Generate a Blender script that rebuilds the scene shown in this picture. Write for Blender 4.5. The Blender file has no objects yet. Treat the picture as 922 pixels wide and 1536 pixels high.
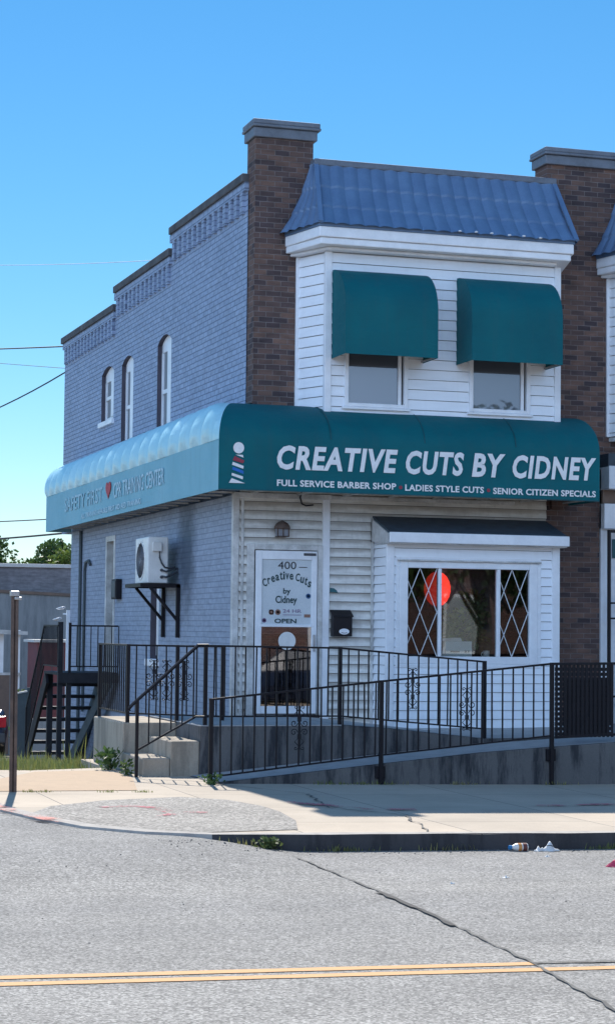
import bpy, bmesh, math, random
from mathutils import Vector, Matrix
import numpy as np

S = bpy.context.scene
COL = S.collection
R_ = math.radians
rnd = random.Random(7)

# ------------------------------------------------------------------ camera
yaw, pitch, roll = math.atan(943 / 3000), math.atan((945 - 768) / 3000), R_(0.6)
fw = Vector((math.sin(yaw) * math.cos(pitch), math.cos(yaw) * math.cos(pitch), math.sin(pitch)))
r0 = Vector((math.cos(yaw), -math.sin(yaw), 0)); u0 = r0.cross(fw)
rt = r0 * math.cos(roll) + u0 * math.sin(roll)
up = -r0 * math.sin(roll) + u0 * math.cos(roll)
cd = bpy.data.cameras.new('camera'); cam = bpy.data.objects.new('camera', cd); COL.objects.link(cam)
cam.matrix_world = Matrix(((rt.x, up.x, -fw.x, -6.918), (rt.y, up.y, -fw.y, -25.2), (rt.z, up.z, -fw.z, 1.68), (0, 0, 0, 1)))
cd.sensor_fit = 'VERTICAL'; cd.sensor_height = 24; cd.lens = 24 * 3000 / 1536
cd.clip_end = 3000
S.camera = cam

# ------------------------------------------------------------------ light
SUN_EL, SUN_AZ = R_(47.5), R_(10)          # azimuth measured from +y towards +x
w = bpy.data.worlds.new('World'); S.world = w; w.use_nodes = True
nt = w.node_tree; nt.nodes.clear()
sky = nt.nodes.new('ShaderNodeTexSky'); sky.sky_type = 'NISHITA'; sky.sun_disc = False
sky.sun_elevation = SUN_EL; sky.sun_rotation = SUN_AZ
sky.air_density = 1.0; sky.dust_density = 0.0; sky.ozone_density = 6.0; sky.altitude = 200
bg = nt.nodes.new('ShaderNodeBackground'); bg.inputs[1].default_value = 0.058
wo = nt.nodes.new('ShaderNodeOutputWorld')
hs = nt.nodes.new('ShaderNodeHueSaturation'); hs.inputs['Hue'].default_value = .492; hs.inputs['Saturation'].default_value = 1.21
nt.links.new(sky.outputs[0], hs.inputs['Color'])
# added bright cloud bank, unseen behind the viewer, to fill the shaded walls
tc = nt.nodes.new('ShaderNodeTexCoord'); dt = nt.nodes.new('ShaderNodeVectorMath'); dt.operation = 'DOT_PRODUCT'; dt.inputs[1].default_value = (-.60, -.70, -.50)
cn = nt.nodes.new('ShaderNodeTexNoise'); cn.inputs['Scale'].default_value = 2.6; cn.inputs['Detail'].default_value = 7
cr = nt.nodes.new('ShaderNodeValToRGB'); cr.color_ramp.elements[0].position = .36; cr.color_ramp.elements[1].position = .56
mr = nt.nodes.new('ShaderNodeMapRange'); mr.inputs['From Min'].default_value = .15; mr.inputs['From Max'].default_value = .5
ml = nt.nodes.new('ShaderNodeMath'); ml.operation = 'MULTIPLY'
cm_ = nt.nodes.new('ShaderNodeMix'); cm_.data_type = 'RGBA'; cm_.inputs[7].default_value = (11.5, 16.5, 25.0, 1)
for a_, b_ in ((tc.outputs['Generated'], dt.inputs[0]), (tc.outputs['Generated'], cn.inputs['Vector']), (cn.outputs['Fac'], cr.inputs[0]), (dt.outputs['Value'], mr.inputs['Value']),
               (mr.outputs[0], ml.inputs[0]), (cr.outputs[0], ml.inputs[1]), (ml.outputs[0], cm_.inputs[0]), (hs.outputs[0], cm_.inputs[6]), (cm_.outputs[2], bg.inputs[0])):
    nt.links.new(a_, b_)
nt.links.new(bg.outputs[0], wo.inputs[0])
sl = bpy.data.lights.new('sun', 'SUN'); sl.energy = 3.1; sl.angle = R_(0.53); sl.color = (1, .95, .88)
so = bpy.data.objects.new('sun', sl); COL.objects.link(so)
sd = Vector((math.sin(SUN_AZ) * math.cos(SUN_EL), math.cos(SUN_AZ) * math.cos(SUN_EL), math.sin(SUN_EL)))
so.rotation_euler = sd.to_track_quat('Z', 'Y').to_euler(); so.location = (20, 60, 60)
S.view_settings.view_transform = 'Standard'; S.view_settings.look = 'None'
S.view_settings.exposure = 1.15; S.view_settings.gamma = 1
S.render.engine = 'CYCLES'
S.cycles.max_bounces = 6; S.cycles.transparent_max_bounces = 12; S.cycles.use_denoising = True

# ------------------------------------------------------------------ materials
def new_mat(name):
    m = bpy.data.materials.new(name); m.use_nodes = True
    n = m.node_tree; b = n.nodes['Principled BSDF']
    return m, n, b
def N(n, t, **k):
    x = n.nodes.new(t)
    for a, v in k.items(): setattr(x, a, v)
    return x
def L(n, a, b): n.links.new(a, b)
def coords(n, kind='pos', swz='xyz'):
    """world position with its axes reordered so that a 2D texture lies on the wanted plane"""
    g = N(n, 'ShaderNodeNewGeometry'); s = N(n, 'ShaderNodeSeparateXYZ'); c = N(n, 'ShaderNodeCombineXYZ')
    L(n, g.outputs['Position'], s.inputs[0])
    for i, a in enumerate(swz):
        if a in 'xyz': L(n, s.outputs['xyz'.index(a)], c.inputs[i])
    return c.outputs[0]
def ramp(n, fac, stops):
    r = N(n, 'ShaderNodeValToRGB'); e = r.color_ramp.elements
    while len(e) < len(stops): e.new(.5)
    for i, (p, c) in enumerate(stops):
        e[i].position = p; e[i].color = (*c, 1) if len(c) == 3 else c
    L(n, fac, r.inputs[0]); return r.outputs[0]
def noise(n, vec, scale, detail=4, rough=.55, dist=0):
    t = N(n, 'ShaderNodeTexNoise'); t.inputs['Scale'].default_value = scale
    t.inputs['Detail'].default_value = detail; t.inputs['Roughness'].default_value = rough
    t.inputs['Distortion'].default_value = dist
    if vec is not None: L(n, vec, t.inputs['Vector'])
    return t.outputs['Fac']
def mapv(n, vec, sc=(1, 1, 1), loc=(0, 0, 0), rot=(0, 0, 0)):
    m = N(n, 'ShaderNodeMapping'); m.inputs['Scale'].default_value = sc
    m.inputs['Location'].default_value = loc; m.inputs['Rotation'].default_value = rot
    L(n, vec, m.inputs['Vector']); return m.outputs[0]
def mix(n, fac, a, b, mode='MIX'):
    x = N(n, 'ShaderNodeMix', data_type='RGBA', blend_type=mode)
    if isinstance(fac, float): x.inputs[0].default_value = fac
    else: L(n, fac, x.inputs[0])
    for s, v in ((x.inputs[6], a), (x.inputs[7], b)):
        if isinstance(v, tuple): s.default_value = (*v, 1)
        else: L(n, v, s)
    return x.outputs[2]
def bump(n, b, h, strength=.4, dist=.01):
    x = N(n, 'ShaderNodeBump'); x.inputs['Strength'].default_value = strength; x.inputs['Distance'].default_value = dist
    L(n, h, x.inputs['Height']); L(n, x.outputs[0], b.inputs['Normal'])

def varied(name, c1, c2, rough=.6, scale=6, metallic=0, bs=.15, fine=60, spec=.5, stretch=(1, 1, 1)):
    """two-tone surface: broad weathering plus fine grain"""
    m, n, b = new_mat(name)
    v = mapv(n, coords(n), stretch)
    f1 = noise(n, v, scale, 6, .65); f2 = noise(n, v, fine, 3)
    c = mix(n, ramp(n, f1, [(.35, (0, 0, 0)), (.68, (1, 1, 1))]), c1, c2)
    c = mix(n, .22, c, mix(n, f2, (0.0, 0.0, 0.0), (1, 1, 1)), 'OVERLAY')
    L(n, c, b.inputs['Base Color']); b.inputs['Roughness'].default_value = rough; b.inputs['Metallic'].default_value = metallic
    b.inputs['Specular IOR Level'].default_value = spec
    bump(n, b, f2, bs, .004)
    return m
def flat(name, c, rough=.5, metallic=0):
    return varied(name, c, tuple(x * .86 for x in c), rough, 9, metallic, .05)

def brick_mat(name, swz, c1, c2, cm, bw=.21, bh=.072, mort=.012, strength=.8, paint=False):
    m, n, b = new_mat(name)
    v = coords(n, swz=swz)
    wob = noise(n, v, 3.0, 3)
    vm = N(n, 'ShaderNodeVectorMath', operation='MULTIPLY_ADD')
    cw = N(n, 'ShaderNodeCombineXYZ'); L(n, wob, cw.inputs[1])
    L(n, cw.outputs[0], vm.inputs[0]); vm.inputs[1].default_value = (0, .012, 0); L(n, v, vm.inputs[2])
    t = N(n, 'ShaderNodeTexBrick'); L(n, vm.outputs[0], t.inputs['Vector'])
    t.inputs['Scale'].default_value = 1; t.inputs['Brick Width'].default_value = bw; t.inputs['Row Height'].default_value = bh
    t.inputs['Mortar Size'].default_value = mort * .5; t.inputs['Mortar Smooth'].default_value = .35; t.inputs['Bias'].default_value = 0.0
    t.inputs['Color1'].default_value = (*c1, 1); t.inputs['Color2'].default_value = (*c2, 1); t.inputs['Mortar'].default_value = (*cm, 1)
    f1 = noise(n, v, 1.1, 6, .65); f2 = noise(n, v, 38, 4, .6); f3 = noise(n, mapv(n, v, (4.5, 13, 1)), 1, 2)
    c = mix(n, ramp(n, f1, [(.3, (.72, .72, .72)), (.7, (1.12, 1.12, 1.12))]), (0, 0, 0), t.outputs['Color'], 'MIX') if False else t.outputs['Color']
    c = mix(n, .55 if not paint else .3, c, ramp(n, f3, [(.25, (.25, .25, .25)), (.75, (.8, .8, .8))]), 'OVERLAY')
    c = mix(n, .18 if paint else .4, c, ramp(n, f1, [(.3, (.3, .3, .3)), (.7, (.66, .66, .66))]), 'OVERLAY')
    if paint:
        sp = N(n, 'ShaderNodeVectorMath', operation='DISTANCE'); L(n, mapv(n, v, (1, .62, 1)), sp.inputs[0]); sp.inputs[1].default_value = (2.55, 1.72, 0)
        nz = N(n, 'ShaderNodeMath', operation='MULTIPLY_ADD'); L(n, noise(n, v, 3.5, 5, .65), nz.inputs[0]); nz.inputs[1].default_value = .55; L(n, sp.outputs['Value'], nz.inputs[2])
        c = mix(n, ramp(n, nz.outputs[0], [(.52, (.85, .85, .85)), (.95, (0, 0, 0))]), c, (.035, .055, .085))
        st = noise(n, mapv(n, v, (2.2, .25, 1)), 1.6, 5, .6)
        c = mix(n, ramp(n, st, [(.58, (0, 0, 0)), (.78, (.35, .35, .35))]), c, (.12, .14, .19))
    L(n, c, b.inputs['Base Color']); b.inputs['Roughness'].default_value = .62 if paint else .85
    h = N(n, 'ShaderNodeMath', operation='MULTIPLY_ADD'); h.inputs[1].default_value = .25
    L(n, f2, h.inputs[0])
    inv = N(n, 'ShaderNodeMath', operation='SUBTRACT'); inv.inputs[0].default_value = 1; L(n, t.outputs['Fac'], inv.inputs[1])
    a2 = N(n, 'ShaderNodeMath', operation='MULTIPLY_ADD'); L(n, f3, a2.inputs[0]); a2.inputs[1].default_value = .5; L(n, inv.outputs[0], a2.inputs[2])
    L(n, a2.outputs[0], h.inputs[2])
    bump(n, b, h.outputs[0], strength, .012)
    return m

M = {}
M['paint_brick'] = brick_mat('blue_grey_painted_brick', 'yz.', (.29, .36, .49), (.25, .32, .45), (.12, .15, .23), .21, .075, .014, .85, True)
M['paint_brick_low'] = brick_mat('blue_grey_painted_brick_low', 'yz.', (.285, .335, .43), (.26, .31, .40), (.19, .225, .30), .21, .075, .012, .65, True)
M['brown_brick'] = brick_mat('brown_brick', 'xz.', (.155, .088, .066), (.048, .034, .038), (.18, .15, .14), .2, .07, .010, .8)
M['brown_brick_side'] = brick_mat('brown_brick_return', 'yz.', (.155, .088, .066), (.048, .034, .038), (.18, .15, .14), .2, .07, .010, .8)

def N_half(n, sock):
    h = N(n, 'ShaderNodeMath', operation='MULTIPLY'); h.inputs[1].default_value = .6; L(n, sock, h.inputs[0]); return h.outputs[0]
def siding_mat(name, base, dirt, amount):
    m, n, b = new_mat(name)
    v = coords(n)
    f = noise(n, mapv(n, v, (.8, .8, 5)), 2.2, 6, .65); f2 = noise(n, mapv(n, v, (6, 6, 1.0)), 2.2, 5, .6)
    c = mix(n, ramp(n, f, [(.42, (0, 0, 0)), (.75, (amount,) * 3)]), base, dirt)
    c = mix(n, ramp(n, f2, [(.5, (0, 0, 0)), (.85, (amount * .7,) * 3)]), c, dirt)
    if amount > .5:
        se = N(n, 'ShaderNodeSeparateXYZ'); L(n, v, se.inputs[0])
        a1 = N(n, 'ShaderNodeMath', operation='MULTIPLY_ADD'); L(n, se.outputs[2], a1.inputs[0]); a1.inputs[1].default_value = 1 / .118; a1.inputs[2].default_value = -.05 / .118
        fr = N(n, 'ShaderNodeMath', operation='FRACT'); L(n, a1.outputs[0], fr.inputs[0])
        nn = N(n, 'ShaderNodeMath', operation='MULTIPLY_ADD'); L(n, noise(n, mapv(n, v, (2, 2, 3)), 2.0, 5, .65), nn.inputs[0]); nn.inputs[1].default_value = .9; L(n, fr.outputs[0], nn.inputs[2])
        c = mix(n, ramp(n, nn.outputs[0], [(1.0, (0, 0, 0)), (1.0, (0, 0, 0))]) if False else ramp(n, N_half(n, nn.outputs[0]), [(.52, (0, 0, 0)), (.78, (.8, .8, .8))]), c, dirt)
    L(n, c, b.inputs['Base Color']); b.inputs['Roughness'].default_value = .42
    bump(n, b, noise(n, mapv(n, v, (1, 1, 14)), 6, 3), .12, .004)
    return m
M['reveal'] = varied('dark_reveal', (.075, .065, .085), (.05, .045, .06), .8, 5)  # window reveals in a darker tone than the wall
M['siding'] = siding_mat('white_vinyl_siding', (.84, .87, .91), (.55, .57, .59), .25)
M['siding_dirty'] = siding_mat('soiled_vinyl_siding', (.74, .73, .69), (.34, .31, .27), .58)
M['white'] = varied('white_painted_trim', (.82, .84, .87), (.70, .72, .75), .4, 3.5, 0, .08)
M['white_dirty'] = varied('weathered_white_trim', (.66, .66, .65), (.34, .34, .33), .5, 4, 0, .15)
M['cap_grey'] = varied('blue_grey_painted_coping', (.15, .175, .215), (.10, .115, .14), .55, 5, 0, .25)
M['coping_dark'] = varied('dark_weathered_coping', (.10, .10, .105), (.045, .045, .05), .8, 4, 0, .3)
M['roof_blue'] = varied('blue_painted_metal_roof', (.13, .21, .335), (.10, .165, .28), .42, 3, .0, .1)
M['roof_dark'] = varied('dark_bay_roof_shingle', (.05, .075, .10), (.03, .045, .06), .6, 8, 0, .4)
M['flat_roof'] = varied('tar_roof', (.12, .12, .12), (.07, .07, .07), .9)
M['black_iron'] = varied('black_painted_iron', (.006, .006, .010), (.012, .009, .011), .5, 10, 0, .25, 60, .3)
M['dark_wood'] = varied('dark_painted_stair_wood', (.010, .011, .015), (.022, .022, .026), .6, 6, 0, .3, 60, .3)
M['rust_steel'] = varied('rusted_brown_steel', (.13, .085, .065), (.065, .045, .04), .65, 8, 0, .4)
M['steel'] = varied('galvanised_steel', (.45, .45, .45), (.32, .32, .33), .4, 8, .6)
M['appl_white'] = varied('appliance_white', (.80, .80, .78), (.66, .65, .62), .4, 3, 0, .03)
M['grey_plastic'] = varied('grey_plastic', (.25, .26, .29), (.19, .2, .23), .5, 6)
M['dark_grey'] = flat('dark_grey_grille', (.06, .065, .075), .5)
M['letter_white'] = flat('white_lettering', (.82, .82, .82), .5)
M['letter_faded'] = varied('faded_lettering', (.52, .66, .73), (.30, .52, .60), .6, 3)
M['letter_ghost'] = varied('nearly_worn_off_lettering', (.40, .58, .66), (.24, .47, .55), .6, 4)
M['letter_red'] = flat('faded_red_print', (.45, .04, .06), .6)
M['letter_dark'] = flat('dark_green_lettering', (.012, .05, .055), .5)
M['letter_black'] = flat('black_lettering', (.015, .015, .02), .5)
M['pole_red'] = flat('red_print', (.30, .035, .06), .6)
M['pole_blue'] = flat('blue_print', (.01, .14, .50), .6)
M['letter_purple'] = flat('faded_purple_print', (.22, .14, .26), .6)
M['tan'] = flat('tan_print', (.28, .15, .11), .6)
M['ring_blue'] = flat('blue_sticker', (.04, .12, .28), .5)
M['blind'] = varied('white_door_blind', (.60, .64, .66), (.50, .55, .58), .6, 2, 0, .1)
M['red_paint'] = varied('faded_red_paint', (.20, .05, .05), (.13, .04, .045), .6, 4)
M['teal_print'] = flat('teal_sticker', (.02, .12, .14), .5)

def awning_mat(name, c1, c2, rough, spec=.3):
    m, n, b = new_mat(name)
    v = coords(n)
    f = noise(n, v, 1.3, 5, .6); g = noise(n, v, 160, 2)
    c = mix(n, ramp(n, f, [(.3, (0, 0, 0)), (.72, (1, 1, 1))]), c1, c2)
    st = noise(n, mapv(n, v, (5, 5, .35)), 1.6, 5, .65)
    c = mix(n, ramp(n, st, [(.5, (0, 0, 0)), (.75, (.28, .28, .28))]), c, tuple(.6 * x + .03 for x in c2))
    L(n, c, b.inputs['Base Color']); b.inputs['Roughness'].default_value = rough; b.inputs['Specular IOR Level'].default_value = spec
    wr = noise(n, mapv(n, v, (1.2, 1.2, 3.0)), 1.6, 4, .55, .6)
    bump(n, b, wr, .35, .05)
    return m
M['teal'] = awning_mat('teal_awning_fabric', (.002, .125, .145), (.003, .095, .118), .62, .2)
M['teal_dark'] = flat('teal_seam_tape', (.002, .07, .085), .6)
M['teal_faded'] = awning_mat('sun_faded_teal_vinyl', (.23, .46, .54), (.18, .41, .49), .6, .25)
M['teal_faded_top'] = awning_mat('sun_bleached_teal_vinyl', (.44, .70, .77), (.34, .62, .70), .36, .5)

def concrete(name, c1, c2, stain, amt=.5, bs=.35):
    m, n, b = new_mat(name)
    v = coords(n)
    f = noise(n, v, 1.4, 7, .65); g = noise(n, v, 55, 4, .7); s = noise(n, mapv(n, v, (3.2, 3.2, .5)), 1.7, 8, .7)
    c = mix(n, f, c1, c2)
    c = mix(n, ramp(n, s, [(.46, (0, 0, 0)), (.60, (amt,) * 3)]), c, stain)
    c = mix(n, .3, c, g if False else mix(n, g, (.1, .1, .1), (.9, .9, .9)), 'OVERLAY')
    L(n, c, b.inputs['Base Color']); b.inputs['Roughness'].default_value = .88
    bump(n, b, g, bs, .006)
    return m
M['concrete'] = concrete('cast_concrete', (.43, .365, .285), (.32, .275, .22), (.13, .115, .095), .5)
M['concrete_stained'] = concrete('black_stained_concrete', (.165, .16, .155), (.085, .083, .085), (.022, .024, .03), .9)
M['ramp_top'] = concrete('ramp_surface_concrete', (.42, .42, .42), (.34, .34, .34), (.25, .25, .25), .4)
M['slab'] = concrete('buff_concrete_slab', (.45, .325, .215), (.39, .285, .19), (.31, .23, .16), .3)
M['kerb_face'] = concrete('kerb_concrete', (.42, .39, .35), (.33, .31, .285), (.22, .2, .19), .5)
M['kerb_shaded'] = concrete('shade_dark_kerb_face', (.075, .072, .075), (.04, .04, .045), (.02, .02, .022), .6)  # shade on the kerb face, put into a darker concrete colour
M['apron'] = None

def sidewalk_mat():
    m, n, b = new_mat('sidewalk_concrete')
    v = coords(n)
    f = noise(n, v, .9, 7, .65); g = noise(n, v, 70, 3, .7)
    t = N(n, 'ShaderNodeTexBrick'); t.offset = 0; L(n, mapv(n, v, loc=(.35, .62, 0)), t.inputs['Vector'])
    t.inputs['Scale'].default_value = 1; t.inputs['Brick Width'].default_value = 1.52; t.inputs['Row Height'].default_value = 1.52
    t.inputs['Mortar Size'].default_value = .007; t.inputs['Mortar Smooth'].default_value = .2
    t.inputs['Color1'].default_value = (.46, .385, .30, 1); t.inputs['Color2'].default_value = (.40, .34, .27, 1); t.inputs['Mortar'].default_value = (.13, .12, .11, 1)
    c = mix(n, .5, t.outputs['Color'], mix(n, f, (.2, .2, .2), (.8, .8, .8)), 'OVERLAY')
    s = noise(n, v, 2.6, 5, .7, .5)
    c = mix(n, ramp(n, s, [(.58, (0, 0, 0)), (.72, (.3, .3, .3))]), c, (.25, .22, .19))
    c = mix(n, .3, c, mix(n, g, (.1, .1, .1), (.9, .9, .9)), 'OVERLAY')
    L(n, c, b.inputs['Base Color']); b.inputs['Roughness'].default_value = .9
    bump(n, b, g, .3, .004)
    return m
M['sidewalk'] = sidewalk_mat()
def asphalt_mat(name, lo, hi, size=75):
    m, n, b = new_mat(name)
    v = coords(n)
    f = noise(n, mapv(n, v, (.12, 1.0, 1)), 1.1, 6, .62); p = noise(n, v, .8, 6, .7)
    vo = N(n, 'ShaderNodeTexVoronoi'); vo.inputs['Scale'].default_value = size; L(n, v, vo.inputs['Vector'])
    gr = noise(n, v, size * .8, 4, .75)
    c = mix(n, f, lo, hi)
    if size > 50:
        lane = noise(n, mapv(n, v, (.035, .55, 1), (0, 3.1, 0)), 1.0, 3, .5); oil = noise(n, mapv(n, v, (.5, 1.3, 1)), .9, 4, .6, .4)
        c = mix(n, ramp(n, lane, [(.38, (.45, .45, .45)), (.60, (0, 0, 0))]), c, (.135, .135, .138))
        c = mix(n, ramp(n, oil, [(.60, (0, 0, 0)), (.74, (.35, .35, .35))]), c, (.10, .10, .10))
    c = mix(n, .35, c, mix(n, ramp(n, p, [(.3, (0, 0, 0)), (.7, (1, 1, 1))]), (.25, .25, .25), (.72, .72, .72)), 'OVERLAY')
    sep = N(n, 'ShaderNodeSeparateColor'); L(n, vo.outputs['Color'], sep.inputs[0])
    c = mix(n, .72, c, ramp(n, sep.outputs[0], [(.0, (.16, .16, .16)), (.55, (.5, .5, .5)), (1, (.9, .9, .9))]), 'OVERLAY')
    c = mix(n, .6, c, ramp(n, gr, [(.3, (.15, .15, .15)), (.7, (.85, .85, .85))]), 'OVERLAY')
    L(n, c, b.inputs['Base Color']); b.inputs['Roughness'].default_value = .9
    bump(n, b, gr, .6, .006)
    return m
M['asphalt'] = asphalt_mat('worn_asphalt', (.205, .198, .184), (.275, .266, .25))
M['apron'] = asphalt_mat('aggregate_apron', (.215, .20, .18), (.31, .29, .26), 49)
M['ground'] = varied('bare_ground', (.16, .14, .10), (.09, .085, .06), .95, 1.2, 0, .4)
def worn_paint(name, col, keep):
    m, n, b = new_mat(name)
    v = coords(n)
    b.inputs['Base Color'].default_value = (*col, 1); b.inputs['Roughness'].default_value = .8
    tr = N(n, 'ShaderNodeBsdfTransparent'); mx = N(n, 'ShaderNodeMixShader')
    gr = noise(n, v, 45, 5, .75); p = noise(n, v, 3, 4, .6)
    a = N(n, 'ShaderNodeMath', operation='ADD'); L(n, gr, a.inputs[0]); L(n, p, a.inputs[1])
    fa = ramp(n, a.outputs[0], [(keep - .12, (1, 1, 1)), (keep + .12, (0, 0, 0))])
    L(n, fa, mx.inputs[0]); L(n, tr.outputs[0], mx.inputs[1]); L(n, b.outputs[0], mx.inputs[2])
    L(n, mx.outputs[0], n.nodes['Material Output'].inputs[0])
    return m
M['yellow'] = worn_paint('worn_yellow_line_paint', (.56, .31, .13), 1.17)
M['pink'] = worn_paint('pink_utility_spray', (.46, .10, .13), 1.06)
M['red_kerb'] = worn_paint('worn_red_kerb_paint', (.55, .20, .16), 1.0)
M['crack'] = flat('crack_filler', (.06, .057, .055), .9)
M['crack_worn'] = varied('crack_dirt', (.15, .145, .135), (.07, .067, .063), .9, 5)

def glass_mat(name, tint, refl=.12, trans=True):
    m, n, b = new_mat(name)
    gl = N(n, 'ShaderNodeBsdfGlossy'); gl.inputs['Roughness'].default_value = .015; gl.inputs['Color'].default_value = (1, 1, 1, 1)
    mx = N(n, 'ShaderNodeMixShader')
    fr = N(n, 'ShaderNodeFresnel'); fr.inputs[0].default_value = 1.5
    ad = N(n, 'ShaderNodeMath', operation='ADD'); ad.inputs[1].default_value = refl - .04; L(n, fr.outputs[0], ad.inputs[0])
    if trans:
        tr = N(n, 'ShaderNodeBsdfTransparent'); tr.inputs['Color'].default_value = (*tint, 1); base = tr.outputs[0]
    else:
        b.inputs['Base Color'].default_value = (*tint, 1); b.inputs['Roughness'].default_value = .3; base = b.outputs[0]
    wv = noise(n, coords(n), 1.3, 1)
    bp = N(n, 'ShaderNodeBump'); bp.inputs['Strength'].default_value = .03; bp.inputs['Distance'].default_value = .02
    L(n, wv, bp.inputs['Height']); L(n, bp.outputs[0], gl.inputs['Normal'])
    L(n, ad.outputs[0], mx.inputs[0]); L(n, base, mx.inputs[1]); L(n, gl.outputs[0], mx.inputs[2])
    L(n, mx.outputs[0], n.nodes['Material Output'].inputs[0])
    return m
M['glass'] = glass_mat('clear_window_glass', (.86, .9, .9), .07)
M['glass_tint'] = glass_mat('smoky_side_glass', (.38, .40, .42), .07)
M['glass_screen'] = glass_mat('screened_window_glass', (.06, .07, .09), .09, False)
M['glass_door'] = glass_mat('dark_door_glass', (.5, .45, .47), .16)
M['glass_side'] = glass_mat('grey_side_glass', (.3, .33, .36), .1, False)
M['screen'] = flat('grey_insect_screen', (.13, .14, .165), .7)
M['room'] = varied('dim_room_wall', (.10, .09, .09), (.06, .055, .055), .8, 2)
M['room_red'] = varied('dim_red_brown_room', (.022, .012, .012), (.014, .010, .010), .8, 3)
M['room_green'] = varied('dim_green_room', (.06, .09, .07), (.04, .05, .05), .8, 3)
def glow(name, c, s):
    m, n, b = new_mat(name)
    b.inputs['Base Color'].default_value = (*c, 1); b.inputs['Emission Color'].default_value = (*c, 1)
    b.inputs['Emission Strength'].default_value = s
    v = coords(n); f = noise(n, v, 3, 2); L(n, mix(n, f, tuple(x * .8 for x in c), c), b.inputs['Base Color'])
    return m
M['red_lamp'] = glow('red_paper_lantern', (1.0, .045, .03), .75)
def leaf_mat(name, a, b_, c):
    m, n, b = new_mat(name)
    v = coords(n); f = noise(n, v, 9, 3); k = noise(n, v, .7, 3)
    cc = mix(n, ramp(n, f, [(.3, (0, 0, 0)), (.7, (1, 1, 1))]), a, b_)
    cc = mix(n, ramp(n, k, [(.45, (0, 0, 0)), (.65, (.7, .7, .7))]), cc, c)
    L(n, cc, b.inputs['Base Color']); b.inputs['Roughness'].default_value = .55
    tl = N(n, 'ShaderNodeBsdfTranslucent'); L(n, cc, tl.inputs[0]); mx = N(n, 'ShaderNodeMixShader'); mx.inputs[0].default_value = .35
    L(n, b.outputs[0], mx.inputs[1]); L(n, tl.outputs[0], mx.inputs[2]); L(n, mx.outputs[0], n.nodes['Material Output'].inputs[0])
    return m
M['leaf'] = leaf_mat('tree_leaves', (.05, .10, .025), (.09, .15, .04), (.035, .07, .02))
M['leaf_yellow'] = leaf_mat('yellow_green_leaves', (.13, .18, .03), (.17, .22, .05), (.09, .14, .03))
M['grass'] = leaf_mat('dry_grass', (.13, .18, .04), (.22, .24, .07), (.30, .26, .11))
M['weed'] = leaf_mat('weed_leaves', (.05, .11, .025), (.09, .15, .045), (.12, .14, .05))
M['bark'] = varied('bark', (.12, .09, .07), (.07, .055, .045), .9, 12, 0, .6)
M['block_wall'] = brick_mat('grey_block_wall', 'xz.', (.20, .19, .20), (.18, .17, .18), (.15, .145, .15), .4, .2, .012, .35)
M['stucco_grey'] = concrete('grey_cement_render', (.27, .28, .29), (.22, .23, .24), (.14, .15, .165), .6)
M['pale_cap'] = varied('pale_coping', (.6, .58, .54), (.5, .48, .45), .7)  # pale tone for the copings, shed roof and fence edge
M['car_paint_dark'] = varied('dark_blue_car_paint', (.02, .03, .06), (.018, .026, .05), .2, 2, .2, .0)
M['car_roof_lit'] = varied('sunlit_blue_car_roof', (.06, .16, .36), (.05, .14, .32), .2, 2, .1, .0)  # brighter blue puts sunlight and reflection into the roof colour
M['car_glass'] = glass_mat('car_glass', (.02, .03, .04), .12, False)
M['red_lens'] = flat('red_tail_lens', (.5, .02, .03), .2)
M['tyre'] = flat('tyre_rubber', (.02, .02, .02), .8)
M['chrome'] = flat('bright_metal', (.6, .6, .6), .2, .9)
M['fence_grey'] = varied('grey_green_board', (.075, .10, .11), (.055, .07, .08), .7, 4, 0, .3)
M['porch_brown'] = varied('brown_porch_panel', (.19, .13, .10), (.13, .095, .08), .8, 6)
M['opposite_brick'] = brick_mat('red_brick_opposite', 'xz.', (.13, .06, .05), (.09, .05, .045), (.25, .22, .2), .21, .075, .012, .5)
M['orange_plastic'] = flat('orange_drink', (.75, .33, .10), .25)
M['brown_label'] = flat('brown_paper_label', (.16, .05, .04), .5)
M['blue_cap'] = flat('blue_plastic_cap', (.03, .22, .50), .4)
M['red_plastic'] = flat('pinkish_red_wrapper', (.62, .06, .12), .4)
M['cardboard_white'] = flat('white_card', (.74, .74, .72), .7)
M['mesh_black'] = varied('black_lattice_paint', (.007, .008, .013), (.012, .012, .017), .5, 8, 0, .15, 60, .3)
M['wire_black'] = flat('black_cable', (.02, .02, .025), .6)
M['wire_pale'] = flat('sunlit_pale_wire', (.55, .6, .65), .5)  # pale colour stands for sunlight on the wire

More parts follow.
